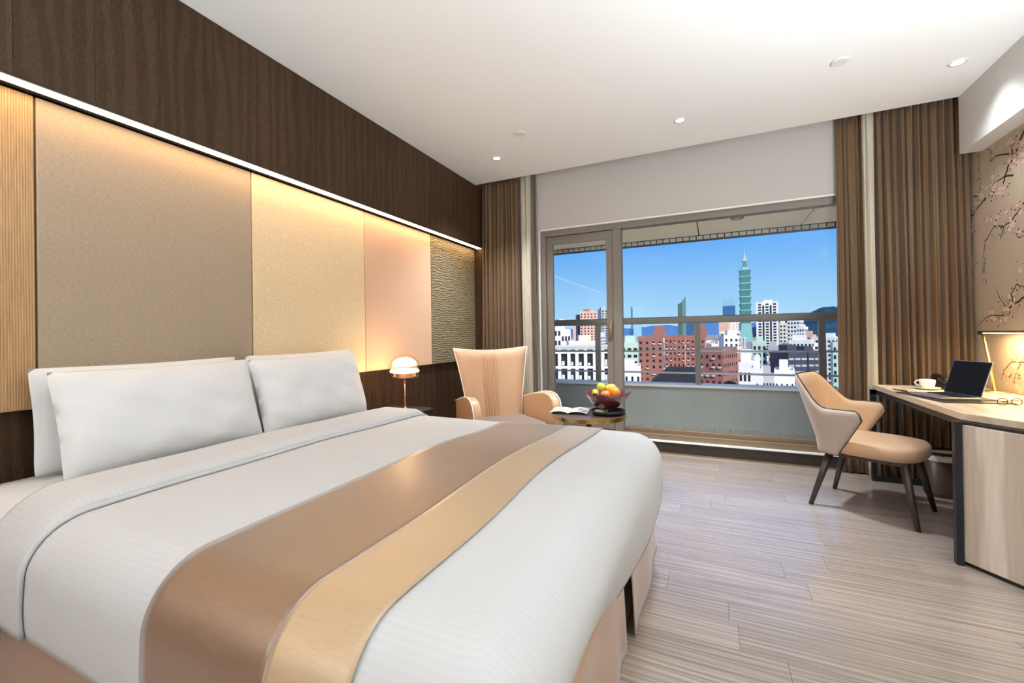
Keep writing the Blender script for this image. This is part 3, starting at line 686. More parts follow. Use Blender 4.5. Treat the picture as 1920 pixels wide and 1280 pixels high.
MB().lathe([(0.001, 0.352), (0.060, 0.354), (0.092, 0.362), (0.096, 0.372), (0.084, 0.395), (0.055, 0.414), (0.001, 0.422)], 40).build('diffuser', 'lamp_glow', tl, smooth=True)
MB().lathe([(0.118, 0.262), (0.121, 0.268), (0.122, 0.330), (0.119, 0.365), (0.107, 0.400), (0.083, 0.428), (0.050, 0.444), (0.001, 0.450)], 44, cap=False).build('dome', 'dome_glass', tl, smooth=True)
lamp('table_lamp_light', 'POINT', tl, (0, 0, 0.345), P_TABLE, (1.0, 0.60, 0.24), shadow_soft_size=0.03)
mm = tag(MB().box(-0.055, 0.055, -0.075, 0.075, 0, 0.016).build('memo_box', 'gold_card', None, bevel=0.003), 'flat gold memo box on the nightstand beside the pillow', 'box')
mm.location = (-2.36, 2.650, 0.585); mm.rotation_euler = (0, 0, 0.25)

# ================================================================== armchair
TH = math.radians(49)
ac = thing('armchair', 'tan leather wing armchair with pale piping near the window', 'armchair', (-1.70, 3.478, 0), TH)
def back_pt(u, v, face):
    a = u*2-1                                   # -1..1 across
    z = 0.33+0.70*v+0.020*abs(a)**2*v**2*1.6
    half = 0.265+0.110*v**1.6
    x = a*half
    y_ = 0.215+0.115*v+0.03*math.sin(v*PI)*-0.4
    y_ -= 0.055*abs(a)**2.2*(0.4+0.6*v)         # wings curl forward
    if face == 0:
        t = 0.045*(1-abs(a)**8)*(1-max(0, (v-0.9)/0.1)**2*0.8)
        y_ -= t
        xx = x+0.055*(1-v)*0-0.02
        k = (a+0.11)/0.10
        if -2.5 < k < 2.5: y_ -= 0.015*math.cos(k*PI)**2-0.003
    else:
        y_ += 0.045*(1-abs(a)**8)
    return (x, y_, z)
m_ = MB(); m_.grid(lambda u, v: back_pt(u, v, 0), 240, 24); m_.grid(lambda u, v: back_pt(1-u, v, 1), 240, 24)
nA, nV = 241, 25
for j in range(24): m_.f.append((j*nA, (j+1)*nA, nV*nA+(j+1)*nA+240, nV*nA+j*nA+240)); m_.f.append((j*nA+240, nV*nA+j*nA, nV*nA+(j+1)*nA, (j+1)*nA+240))
for i in range(240): m_.f.append((24*nA+i, 24*nA+i+1, nV*nA+24*nA+239-i, nV*nA+24*nA+240-i)); m_.f.append((i+1, i, nV*nA+240-i, nV*nA+239-i))
m_.build('backrest', 'chair_leather', ac, smooth=True, fix=True)
def mid(a, b_): return tuple((p+q)/2 for p, q in zip(a, b_))
edge = [mid(back_pt(0, k/14, 0), back_pt(0, k/14, 1)) for k in range(15)]+[mid(back_pt(k/24, 1, 0), back_pt(k/24, 1, 1)) for k in range(1, 25)]+[mid(back_pt(1, 1-k/14, 0), back_pt(1, 1-k/14, 1)) for k in range(1, 15)]
MB().tube([(p[0]*1.004, p[1]-0.004, p[2]+0.002) for p in edge], 0.0055, 8).build('back_piping', 'chair_piping', ac, smooth=True)
prof = [(0.27, 0.24), (0.27, 0.585), (0.20, 0.600), (0.08, 0.628), (-0.06, 0.655), (-0.17, 0.664), (-0.25, 0.650), (-0.305, 0.610), (-0.335, 0.54), (-0.345, 0.42), (-0.335, 0.24)]
for sg in (-1, 1):
    m_ = MB(); n_ = len(prof); vi = []
    for k, off in enumerate((0.0, 0.075)):
        for (py, pz) in prof:
            fl_ = 0.315+0.035*(0.27-py)/0.6+0.015*(pz-0.24)/0.42
            vi.append((sg*(fl_-0.0375+off), py, pz))
    m_.add(vi, [tuple(range(n_)), tuple(range(2*n_-1, n_-1, -1))]+[(i, n_+i, n_+(i+1) % n_, (i+1) % n_) for i in range(n_)])
    ar = m_.build('arm', 'chair_leather', ac, fix=True, bevel=0.016, seg=3)
    ln = [(sg*(0.315+0.035*(0.27-py)/0.6+0.015*(pz-0.24)/0.42+0.0375), py-0.002, pz+0.002) for (py, pz) in prof[1:]]
    MB().tube(ln, 0.006, 8).build('arm_piping', 'chair_piping', ar, smooth=True)
MB().box(-0.29, 0.29, -0.33, 0.24, 0.22, 0.315).build('seat_base', 'chair_leather', ac, bevel=0.02, seg=3)
MB().box(-0.272, 0.272, -0.345, 0.185, 0.317, 0.435).build('seat_cushion', 'chair_cushion', ac, bevel=0.04, seg=4)
for (x, y) in ((-0.25, -0.28), (0.25, -0.28), (-0.22, 0.22), (0.22, 0.22)):
    MB().taper((x, y, 0.235), (x*1.12, y*1.15, 0.0), 0.024, 0.013).build('leg', 'dark_leg', ac, smooth=True)

# ================================================================== side table with paper, tray, bowl and fruit
TX, TY, TZ = -0.895, 3.365, 0.550
st = thing('side_table', 'small round side table with a gold rim beside the armchair', 'table', (TX, TY, 0))
MB().lathe([(0.285, 0.528), (0.285, 0.544), (0.001, 0.544)], 56).build('table_top', 'nightstand_wood', st)
MB().lathe([(0.286, 0.520), (0.295, 0.520), (0.295, 0.549), (0.286, 0.549), (0.286, 0.520)], 64, cap=False).build('rim', 'gold', st, smooth=False)
MB().tube([(0, 0, 0.02), (0, 0, 0.528)], 0.022, 20).build('column', 'gold', st, smooth=True)
MB().lathe([(0.19, 0.0), (0.19, 0.010), (0.17, 0.016), (0.025, 0.024)], 44).build('foot', 'gold', st)
SZ = 0.5445
# open newspaper
np_ = thing('newspaper', 'open printed newspaper lying over the table edge', 'newspaper', (-1.055, 3.385, SZ), 0.15)
def page(sg):
    def fn(u, v):
        x = sg*u*0.15; return (x, -0.115+0.23*v, 0.008+0.016*math.sin(u*PI)**0.7*(1-u*0.4)+0.003*math.sin(v*4+u*3))
    return fn
for sg in (-1, 1):
    p_ = MB().grid(page(sg), 14, 8).build('page', 'paper', np_, smooth=True, solid=0.003)
    m_ = MB()
    for r_ in range(7):
        for cidx in range(3):
            if random.random() < 0.15: continue
            u0, u1 = 0.08+cidx*0.30, 0.08+cidx*0.30+0.24
            vv = 0.10+r_*0.115
            q = [page(sg)(u_, v_) for (u_, v_) in ((u0, vv), (u1, vv), (u1, vv+0.045), (u0, vv+0.045))]
            m_.add([(a, b_, c_+0.0032) for a, b_, c_ in q], [(0, 1, 2, 3)])
    m_.build('print', 'ink', p_)['kind'] = 'stuff'
ty = thing('serving_tray', 'black oval tray under the fruit bowl', 'tray', (-0.750, 3.40, SZ))
MB().lathe([(0.118, 0.0), (0.130, 0.020), (0.134, 0.034), (0.129, 0.034), (0.122, 0.010), (0.001, 0.008)], 40).build('dish', 'black_plastic', ty, smooth=True)
m_ = MB()
for k in range(3): m_.lathe([(0.03, 0.009), (0.034, 0.02), (0.026, 0.028), (0.001, 0.03)], 12, (0.075*math.cos(2.2+k*0.9), 0.075*math.sin(2.2+k*0.9), 0))
m_.build('wrapped_sweets', 'chair_piping', ty, smooth=True)
bw = thing('fruit_bowl', 'dark red ruffled glass bowl holding fruit', 'bowl', (-0.765, 3.43, SZ+0.035))
def bowl(u, v):
    a = u*2*PI; wav = math.sin(a*7)*0.016*v**3; r = 0.045+0.128*v**0.75+wav*0.8; z = 0.008+0.118*v**1.35+wav*0.7
    return (r*math.cos(a), r*math.sin(a), z)
m_ = MB().grid(bowl, 84, 14); m_.add([(0.045*math.cos(2*PI*k/84), 0.045*math.sin(2*PI*k/84), 0.008) for k in range(84)], [tuple(range(84))])
m_.build('body', 'bowl_glass', bw, smooth=True, fix=True, solid=0.006)
MB().lathe([(0.055, 0.0), (0.055, 0.006), (0.040, 0.010)], 32).build('foot', 'bowl_glass', bw, smooth=True)
BX, BY, BZ0 = -0.765, 3.43, SZ+0.035
def fruit(name, label, mt, dx, dy, z, r, sc=(1, 1, 1), stem=True, dimple=0.12, cat='fruit', rot=(0, 0, 0)):
    t = thing(name, label, cat, (BX+dx, BY+dy, BZ0+z)); t.rotation_euler = rot
    m_ = MB(); prof = []
    for k in range(17):
        a = -PI/2+PI*k/16; rr = r*math.cos(a); zz = r*math.sin(a)
        if k > 12: zz -= dimple*r*((k-12)/4)**2
        prof.append((max(rr, 0.0005)*sc[0], zz*sc[2]))
    m_.lathe(prof, 24); m_.build('flesh', mt, t, smooth=True, fix=True)
    if stem: MB().taper((0, 0, r*sc[2]*(0.98-dimple)), (0.003, 0.002, r*sc[2]*(1.14-dimple)), 0.0022, 0.0016, 6).build('stem', 'stem_brown', t, smooth=True)
fruit('green_apple', 'green apple on top of the fruit bowl', 'green_apple', -0.045, 0.01, 0.170, 0.036)
fruit('mango', 'yellow mango between the green apple and the oranges', 'mango_skin', 0.025, 0.035, 0.160, 0.034, (1, 1, 1.35), False, 0, rot=(0.2, 1.3, 0.2))
fruit('orange', 'bright round orange at the rim of the fruit bowl', 'orange_peel', 0.070, -0.025, 0.138, 0.041, dimple=0.05)
fruit('tangerine', 'red tangerine half sunk at the front of the fruit bowl', 'tangerine_peel', 0.005, -0.060, 0.122, 0.034, (1.1, 1, 0.9), True, 0.1)
fruit('pear', 'yellow green pear tucked beside the green apple', 'mango_skin', -0.085, -0.025, 0.122, 0.030, (0.9, 0.9, 1.2))
random.seed(5)
for k in range(9):
    g = k*0.7+2.2; fruit('grape', 'dark grape in the fruit bowl below the green apple', 'grape_skin', -0.045+0.045*math.cos(g), -0.055+0.028*math.sin(g), 0.108+0.012*random.random(), 0.0115, stem=False, dimple=0)
for ob in list(bpy.data.objects):
    if ob.name.startswith('grape'): ob['group'] = 'grapes in the fruit bowl'

# ================================================================== curtains
def curtain(name, label, x0, x1, yc, z0, z1, folds, amp, m_, seed, spread=0.0, cat='curtain', flare=0.0, waist=0.0):
    random.seed(seed); ph = [random.uniform(0, 6.28) for _ in range(5)]; N = max(40, int(folds*14))
    ks = [0.0]
    for i in range(int(folds)): ks.append(ks[-1]+random.uniform(0.55, 1.5))
    fa = [random.uniform(0.55, 1.15) for _ in range(int(folds)+2)]
    tot = ks[-1]
    def phase(u):
        q = u*tot
        for i in range(len(ks)-1):
            if q <= ks[i+1]+1e-9: return i+(q-ks[i])/(ks[i+1]-ks[i])
        return len(ks)-1
    def fn(u, v):
        p = phase(u)*2*PI
        am = amp*(0.60+0.40*(1-v))*fa[min(int(phase(u)+1e-6), len(fa)-1)]
        q_ = p+0.0*v; yy = yc+0.8*amp-2*am*abs(math.sin(q_/2))**0.7+0.004*math.sin(p*2.3+ph[2]+v*4)
        xx = x0+(x1-x0)*u+0.010*math.sin(u*9+ph[1]+v*2.2)*(1-v)+0.006*math.sin(p*0.5+1.2+ph[3])*(1-0.4*v)+(u-0.5)*flare*(1-v)+spread*(1-v)
        return (xx, yy, z0+(z1-z0)*v)
    o = MB().grid(fn, N*2, 26).build(name, m_, None, smooth=True, solid=0.004)
    return tag(o, label, cat)
ZT = ZC+0.10
curtain('curtain', 'brown pleated curtain hanging between the panelled wall and the armchair', -2.370, -1.925, 4.355, 0.012, ZT, 11, 0.040, 'curtain_brown', 1, flare=0.05)
curtain('sheer_curtain', 'narrow cream sheer curtain beside the balcony door', -1.885, -1.775, 4.345, 0.012, ZT, 2, 0.020, 'sheer_cream', 2)
curtain('lining_curtain', 'thin brown curtain edge next to the balcony door frame', -1.748, -1.728, 4.405, 0.012, ZT, 1, 0.014, 'curtain_brown', 9)
curtain('curtain', 'narrow brown curtain at the window side of the cream sheer', 0.965, 1.165, 4.400, 0.012, ZT, 4, 0.016, 'curtain_brown', 3)
curtain('sheer_curtain', 'narrow cream sheer curtain between two brown curtains by the desk', 1.115, 1.190, 4.330, 0.012, ZT, 2, 0.016, 'sheer_cream', 4)
curtain('curtain', 'wide brown pleated curtain behind the desk', 1.205, 1.765, 4.365, 0.012, ZT, 12, 0.044, 'curtain_brown', 6)

# ================================================================== desk
DZ = 0.745
dk = thing('desk', 'pale oak desk with an angled cabinet end and black frame', 'desk', (0, 0, 0))
MB().prism([(1.14, 2.945), (1.32, 2.69), (1.40, 2.45), (1.40, 2.05), (XR-0.015, 2.05), (XR-0.015, 4.275), (1.14, 4.275)], 0.710, DZ).build('table_top', 'desk_top_oak', dk, bevel=0.002)
MB().prism([(1.118, 2.885), (1.30, 2.625), (1.375, 2.41), (1.375, 2.07), (XR-0.018, 2.07), (XR-0.018, 2.885)], 0.02, 0.695).build('cabinet', 'desk_oak', dk, bevel=0.002)
MB().prism([(1.14, 2.87), (1.31, 2.63), (1.39, 2.41), (1.39, 2.09), (XR-0.03, 2.09), (XR-0.03, 2.87)], 0.0, 0.018).build('plinth', 'black_gap', dk)
MB().prism([(1.14, 2.87), (1.31, 2.63), (1.39, 2.41), (1.39, 2.09), (XR-0.03, 2.09), (XR-0.03, 2.87)], 0.697, 0.709).build('shadow_gap', 'black_gap', dk)
MB().box(1.088, 1.117, 2.872, 2.905, 0.0, 0.712).build('post', 'black_metal', dk, bevel=0.002)
MB().box(1.118, XR-0.02, 2.888, 2.905, 0.0, 0.708).build('end_panel', 'black_metal', dk)
MB().box(1.118, 1.150, 4.225, 4.262, 0.0, 0.708).build('post', 'black_metal', dk, bevel=0.002)
MB().box(1.151, XR-0.03, 4.225, 4.262, 0.0, 0.035).build('foot_bar', 'black_metal', dk, bevel=0.002)
MB().box(1.118, XR-0.03, 4.225, 4.262, 0.672, 0.708).build('top_bar', 'black_metal', dk, bevel=0.002)
MB().box(XR-0.06, XR-0.03, 4.226, 4.261, 0.036, 0.671).build('post', 'black_metal', dk, bevel=0.002)
MB().box(1.15, 1.17, 2.91, 4.22, 0.674, 0.706).build('rail', 'black_metal', dk)

# desk chair
ch = thing('desk_chair', 'tan upholstered desk chair with dark tapered legs', 'chair', (0.9375, 3.59, 0), math.atan2(0.882, 0.471))
SP = [(-0.262, -0.030), (-0.268, 0.06), (-0.262, 0.15), (-0.235, 0.225), (-0.17, 0.268), (-0.09, 0.283), (0, 0.287)]
SP = SP+[(-x, y) for x, y in SP[-2::-1]]
def spath(u):
    q = u*(len(SP)-1); i = min(int(q), len(SP)-2); t = q-i
    p0, p1, p2, p3 = SP[max(i-1, 0)], SP[i], SP[i+1], SP[min(i+2, len(SP)-1)]
    return tuple(0.5*((2*p1[k])+(-p0[k]+p2[k])*t+(2*p0[k]-5*p1[k]+4*p2[k]-p3[k])*t*t+(-p0[k]+3*p1[k]-3*p2[k]+p3[k])*t**3) for k in (0, 1))
def ztop(u):
    a = abs(u*2-1)
    z = 0.868-0.205*sstep(0.30, 0.66, a)
    return z-0.055*sstep(0.93, 1.0, a)**2
def shell_pt(u, v, side):
    x, y = spath(u); a = abs(u*2-1); z = 0.365+(ztop(u)-0.365)*v
    lean = 0.085*max(0, (z-0.45)/0.4)*(1-sstep(0.25, 0.75, a))+0.025*(z-0.45)
    dlt = 0.02
    x2, y2 = spath(min(1, u+dlt)); x1, y1 = spath(max(0, u-dlt)); tx, ty_ = x2-x1, y2-y1; L = math.hypot(tx, ty_); nx, ny = -ty_/L, tx/L   # outward
    back = (1-v)*0.14*sstep(0.72, 1.0, a)                      # arm fronts slope back towards the seat
    sgn = 1 if side else -1
    th = 0.021*(1-max(0, (v-0.88)/0.12)**2*0.75)*(1-0.6*sstep(0.96, 1, a))
    if y > 0.2 or True: pass
    inw = 0.05*(1-v)*(1-0.3*a)
    return (x+nx*sgn*th-nx*inw+(0.03*(z-0.4)*(1 if x > 0 else -1) if a > 0.5 else 0), y+ny*sgn*th-ny*inw+lean+back, z)
NU, NV = 64, 18
def shell_edges(m_, sides):
    pass
for nm, sd_, mt in (('inner_shell', 0, 'desk_chair_fabric'), ('outer_shell', 1, 'desk_chair_outer')):
    def half(u, v, s):   # inner skin or outer skin, closed against the middle surface
        p = shell_pt(u, v, sd_)
        if s: q = shell_pt(u, v, 1-sd_); p = tuple((a+b_)/2 for a, b_ in zip(p, q))
        return p
    m_ = MB(); m_.grid(lambda u, v: half(u, v, 0), NU, NV); m_.grid(lambda u, v: half(u, v, 1), NU, NV)
    W = NU+1; O = W*(NV+1)
    for i in range(NU): m_.f += [(NV*W+i, NV*W+i+1, O+NV*W+i+1, O+NV*W+i), (i+1, i, O+i, O+i+1)]
    for j in range(NV): m_.f += [((j+1)*W, j*W, O+j*W, O+(j+1)*W), (j*W+NU, (j+1)*W+NU, O+(j+1)*W+NU, O+j*W+NU)]
    o = m_.build('backrest', mt, ch, smooth=True, fix=True); o['label'] = 'greyer outer shell of the backrest' if sd_ else 'tan inner face of the backrest'
mid_ = lambda u, v: tuple((a+b_)/2 for a, b_ in zip(shell_pt(u, v, 0), shell_pt(u, v, 1)))
pp = [mid_(0, k/12) for k in range(13)]+[mid_(k/60, 1) for k in range(1, 61)]+[mid_(1, 1-k/12) for k in range(1, 13)]
pp = [(p[0], p[1], p[2]+0.001) for p in pp]
MB().tube(pp, 0.0058, 8).build('piping', 'dark_leg', ch, smooth=True)
def seatp(u, v):
    a = u*2*PI; c_, s_ = math.cos(a), math.sin(a); n_ = 3.2
    r = 1/((abs(c_)**n_+abs(s_)**n_)**(1/n_)); return r*c_, r*s_
m_ = MB(); prof = [(0.90, 0.372), (0.97, 0.385), (1.0, 0.41), (0.985, 0.440), (0.93, 0.460), (0.75, 0.470), (0.4, 0.474), (0.01, 0.475)]
vs = []; n_ = 48
for (r, z) in prof:
    for k in range(n_):
        x, y = seatp(k/n_, 0); vs.append((x*0.243*r, -0.030+y*0.262*r, z))
fs = [(i*n_+k, i*n_+(k+1) % n_, (i+1)*n_+(k+1) % n_, (i+1)*n_+k) for i in range(len(prof)-1) for k in range(n_)]
fs += [tuple(range(n_-1, -1, -1)), tuple(range((len(prof)-1)*n_, len(prof)*n_))]
m_.add(vs, fs); m_.build('seat', 'desk_chair_fabric', ch, smooth=True)
MB().box(-0.19, 0.19, -0.22, 0.18, 0.345, 0.374).build('seat_frame', 'dark_leg', ch, bevel=0.005)
for (x, y, fx, fy) in ((-0.165, -0.20, -0.232, -0.272), (0.165, -0.20, 0.232, -0.272), (-0.155, 0.17, -0.232, 0.268), (0.155, 0.17, 0.232, 0.268)):
    MB().taper((x, y, 0.375), (fx, fy, 0.0), 0.024, 0.0135, 12).build('leg', 'dark_leg', ch, smooth=True)

# things on the desk
dp = tag(MB().box(-0.17, 0.17, -0.24, 0.24, 0, 0.005).build('desk_pad', 'pad_leather', None, bevel=0.002), 'dark leather desk pad under the laptop', 'desk pad')
dp.location = (1.335, 3.575, DZ); dp.rotation_euler = (0, 0, 0.17)
lt = thing('laptop', 'open silver laptop with a dark screen on the desk pad', 'laptop', (1.392, 3.585, DZ+0.006), math.radians(15))
# local: hinge along y, keyboard towards -x
MB().box(-0.195, 0.0, -0.135, 0.135, 0.0, 0.013).build('base', 'laptop_silver', lt, bevel=0.003)
kb = MB().box(-0.108, -0.012, -0.118, 0.118, 0.0132, 0.0138).build('keyboard', 'black_plastic', lt)
kmesh = MB().box(-0.0068, 0.0068, -0.0068, 0.0068, 0.0138, 0.0158).mesh('key', 'laptop_key')
for r_ in range(6):
    for c_ in range(14):
        o = link('key', kmesh, kb); o.location = (-0.019-r_*0.0162, -0.108+c_*0.0166, 0)
MB().box(-0.182, -0.118, -0.045, 0.045, 0.0132, 0.0138).build('trackpad', 'frame_aluminium', lt)
lid = MB().box(0.0, 0.006, -0.135, 0.135, 0.0, 0.218).build('lid', 'laptop_silver', lt, bevel=0.002); lid.location = (0.0, 0, 0.013); lid.rotation_euler = (0, math.radians(17), 0)
MB().box(-0.0012, -0.0002, -0.131, 0.131, 0.006, 0.214).build('screen', 'laptop_screen', lid)
MB().tube([(0.002, -0.11, 0.012), (0.002, 0.11, 0.012)], 0.006, 10).build('hinge', 'black_plastic', lt, smooth=True)
sc_ = tag(MB().lathe([(0.030, 0.0), (0.048, 0.004), (0.068, 0.010), (0.073, 0.015), (0.071, 0.0165), (0.045, 0.009), (0.001, 0.006)], 40).build('saucer', 'porcelain', None, smooth=True), 'white porcelain saucer under the cup', 'saucer')
CXX, CYY = 1.385, 4.03
sc_.location = (CXX, CYY, DZ)
cp = thing('coffee_cup', 'white porcelain coffee cup with a looped handle', 'cup', (CXX, CYY, DZ+0.0075), 0)
MB().lathe([(0.022, 0.0), (0.024, 0.004), (0.037, 0.014), (0.043, 0.035), (0.045, 0.062), (0.043, 0.0625), (0.041, 0.036), (0.035, 0.016), (0.001, 0.010)], 36).build('body', 'porcelain', cp, smooth=True)
MB().tube([(-0.040, 0, 0.052), (-0.058, 0, 0.056), (-0.069, 0, 0.044), (-0.062, 0, 0.028), (-0.040, 0, 0.020)], 0.0042, 8).build('handle', 'porcelain', cp, smooth=True)
MB().lathe([(0.0415, 0.046), (0.001, 0.0465)], 30).build('coffee', 'coffee', cp)
# telephone
tp = thing('telephone', 'black desk telephone between the cup and the laptop', 'telephone', (1.555, 4.13, DZ), 0.1)
m_ = MB(); m_.add([(-0.085, -0.09, 0), (0.085, -0.09, 0), (0.085, 0.09, 0), (-0.085, 0.09, 0), (-0.085, -0.09, 0.022), (0.085, -0.09, 0.022), (0.08, 0.085, 0.062), (-0.08, 0.085, 0.062)], [(0, 3, 2, 1), (4, 5, 6, 7), (0, 1, 5, 4), (1, 2, 6, 5), (2, 3, 7, 6), (3, 0, 4, 7)])
m_.build('body', 'black_plastic', tp, bevel=0.006, seg=3)
MB().tube([(-0.062, -0.085, 0.048), (-0.062, -0.065, 0.066), (-0.062, -0.02, 0.082), (-0.062, 0.03, 0.090), (-0.062, 0.07, 0.084), (-0.062, 0.088, 0.070)], [0.019, 0.021, 0.014, 0.014, 0.021, 0.019], 12).build('handset', 'black_plastic', tp, smooth=True)
kb = MB()
for r_ in range(4):
    for c_ in range(3):
        yy = -0.06+r_*0.026; zz = 0.022+(yy+0.09)/0.175*0.040
        o = MB().obox((0.0+c_*0.024, yy, zz+0.001), (0.008, 0, 0), (0, 0.008, 0.0018), (0, -0.0006, 0.0022)).build('button', 'rail_steel', tp)
# desk lamp
lmp = thing('desk_lamp', 'brass desk lamp with a long glowing horizontal bar', 'desk lamp', (1.700, 3.945, DZ))
MB().lathe([(0.070, 0.0), (0.070, 0.010), (0.066, 0.014), (0.001, 0.014)], 36).build('base', 'lamp_brass', lmp)
MB().taper((0, 0, 0.012), (-0.030, 0.055, 0.395), 0.010, 0.008, 12).build('arm', 'lamp_brass', lmp, smooth=True)
MB().tube([(-0.055, 0.057, 0.398), (0.0, 0.057, 0.398)], 0.014, 14).build('joint', 'black_plastic', lmp, smooth=True)
brp = MB().box(-0.048, -0.012, -0.62, 0.055, 0.398, 0.412).build('light_bar', 'lamp_brass', lmp, bevel=0.003)
MB().box(-0.043, -0.017, -0.61, 0.030, 0.3935, 0.3985).build('diffuser', 'desk_lamp_glow', brp)
lamp('desk_lamp_light', 'AREA', lmp, (-0.030, -0.29, 0.391), P_DESK, (1.0, 0.72, 0.34), shape='RECTANGLE', size=0.03, size_y=0.62)
# eyeglasses
eg = thing('eyeglasses', 'thin dark rimmed eyeglasses lying on the desk', 'glasses', (1.475, 3.295, DZ+0.0035), math.radians(15))
for sg in (-1, 1):
    ring = [(sg*0.034+0.024*math.cos(2*PI*k/24), -0.002, 0.020+0.019*math.sin(2*PI*k/24)) for k in range(25)]
    rm = MB().tube(ring, 0.0020, 6).build('rim', 'black_plastic', eg, smooth=True)
    MB().add([(sg*0.034+0.022*math.cos(2*PI*k/24), -0.002, 0.020+0.017*math.sin(2*PI*k/24)) for k in range(24)], [tuple(range(24))]).build('lens', 'dome_glass', eg)
    MB().tube([(sg*0.058, -0.002, 0.026), (sg*0.061, 0.03, 0.022), (sg*0.060, 0.10, 0.006), (sg*0.057, 0.125, -0.002)], 0.0019, 6).build('temple', 'black_plastic', eg, smooth=True)
MB().tube([(-0.011, -0.003, 0.026), (0, -0.004, 0.030), (0.011, -0.003, 0.026)], 0.0018, 6).build('bridge', 'gold', eg, smooth=True)
pn = thing('pen', 'black pen at the far corner of the desk pad', 'pen', (1.185, 3.875, DZ+0.0055), 1.9)
MB().tube([(-0.065, 0, 0), (0.045, 0, 0), (0.060, 0, 0), (0.068, 0, 0)], [0.0045, 0.0048, 0.003, 0.001], 10).build('barrel', 'black_plastic', pn, smooth=True)
MB().box(-0.062, -0.020, -0.001, 0.001, 0.005, 0.007).build('clip', 'gold', pn)
# waste bin
wb = thing('waste_bin', 'dark brown leather waste bin with a white liner under the desk', 'bin', (1.505, 4.06, 0))
def ell(a, rx, ry): return (rx*math.copysign(abs(math.cos(a))**0.6, math.cos(a)), ry*math.copysign(abs(math.sin(a))**0.6, math.sin(a)))
def binl(prof, n_=40):
    vs = []; fs = []
    for (k_, z) in prof:
        for i in range(n_): x, y = ell(2*PI*i/n_, 0.135*k_, 0.10*k_); vs.append((x, y, z))
    for j in range(len(prof)-1):
        for i in range(n_): fs.append((j*n_+i, j*n_+(i+1) % n_, (j+1)*n_+(i+1) % n_, (j+1)*n_+i))
    return vs, fs
m_ = MB(); v_, f_ = binl([(0.98, 0.0), (0.98, 0.03), (0.95, 0.035), (1.0, 0.265), (0.97, 0.265), (0.92, 0.04)]); f_.append(tuple(range(39, -1, -1))); f_.append(tuple(range(200, 240))); m_.add(v_, f_); m_.build('body', 'bin_leather', wb, smooth=True)
m_ = MB(); v_, f_ = binl([(1.01, 0.250), (1.02, 0.275), (0.985, 0.292), (0.96, 0.27)]); m_.add(v_, f_); m_.build('liner', 'liner_white', wb, smooth=True)
m_ = MB(); v_, f_ = binl([(1.0, 0.300), (1.02, 0.306), (1.0, 0.312), (0.98, 0.306), (1.0, 0.300)]); m_.add(v_, f_); m_.build('ring', 'black_metal', wb, smooth=True)
m_ = MB()
for k in range(10):
    a = 2*PI*k/10; x, y = ell(a, 0.134, 0.099); m_.tube([(x, y, 0.285), (x, y, 0.303)], 0.003, 5)
m_.build('ring_stud', 'black_metal', wb)

# ================================================================== unseen fill uplighters, added at the near end to brighten the ceiling
def fill_uplighter(x, y, label, power):
    t = thing('fill_uplighter', label, 'added fill light', (x, y, 0))
    MB().lathe([(0.15, 0), (0.15, 0.012), (0.02, 0.022)], 32).build('base', 'black_metal', t)
    MB().tube([(0, 0, 0.015), (0, 0, 1.27)], 0.011, 12).build('pole', 'black_metal', t, smooth=True)
    MB().lathe([(0.03, 1.25), (0.10, 1.27), (0.15, 1.32), (0.17, 1.37), (0.165, 1.37), (0.14, 1.325), (0.03, 1.275)], 36).build('bowl_shade', 'plastic_white', t, smooth=True)
    lamp('fill_uplighter_light', 'AREA', t, (0, 0, 1.365), power, (0.815, 0.935, 1.0), shape='DISK', size=0.30, rot=(PI, 0, 0))
fill_uplighter(1.52, 1.12, 'added unseen fill uplighter beside the end of the desk cabinet', P_FILL[0])
fill_uplighter(1.30, -1.35, 'added unseen fill uplighter in the corner behind the camera', P_FILL[1])
fill_uplighter(-1.9, -1.35, 'added unseen fill uplighter by the panelled wall behind the bed side', P_FILL[2])

# ================================================================== the city beyond the balcony
GZ = -46.0
def at(px, py, D): return CAM+(RT*((px-960)/F_PX)-UP*((py-CY)/F_PX)+FW)*D
mat('city_ground', (0.32, 0.29, 0.25), 0.9)
mat('city_white', (0.78, 0.77, 0.74), 0.7, noise=(0.15, 0.10, (1, 1, 1)))
mat('city_cream', (0.72, 0.66, 0.55), 0.7, noise=(0.15, 0.10, (1, 1, 1)))
mat('city_grey', (0.42, 0.44, 0.45), 0.7, noise=(0.15, 0.12, (1, 1, 1)))
mat('city_pink', (0.66, 0.42, 0.34), 0.7, noise=(0.15, 0.08, (1, 1, 1)))
mat('city_red', (0.34, 0.135, 0.105), 0.8, noise=(0.3, 0.12, (1, 1, 1)))
mat('city_red_sunlit', (0.44, 0.215, 0.145), 0.8, noise=(0.3, 0.10, (1, 1, 1)))  # red brick with its orange sunlight put into the colour
mat('city_green', (0.50, 0.66, 0.56), 0.7)
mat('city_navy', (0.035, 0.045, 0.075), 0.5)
mat('city_dark', (0.014, 0.013, 0.015), 0.7)
mat('city_window', (0.020, 0.026, 0.035), 0.35, spec=0.3)
mat('city_shade', (0.60, 0.60, 0.60), 0.6)
mat('teal_glass', (0.055, 0.215, 0.215), 0.35, spec=0.6)
mat('teal_pale', (0.19, 0.42, 0.41), 0.4)
mat('blue_glass', (0.035, 0.13, 0.30), 0.4, spec=0.4)
mat('pale_blue_glass', (0.25, 0.46, 0.60), 0.4, spec=0.5)
mat('green_glass', (0.06, 0.14, 0.115), 0.35, spec=0.5)
mat('green_lit', (0.14, 0.23, 0.21), 0.4)  # green glass lightened for the sunlit part of the tower
mat('hill_far_hazed', (0.09, 0.21, 0.42), 1.0, spec=0.0)  # blue of distance haze painted into the base colour
mat('hill_near_hazed', (0.026, 0.068, 0.110), 1.0, noise=(0.004, 0.5, (1, 1, 1)), spec=0.0)  # forest tone with haze blue mixed into the colour
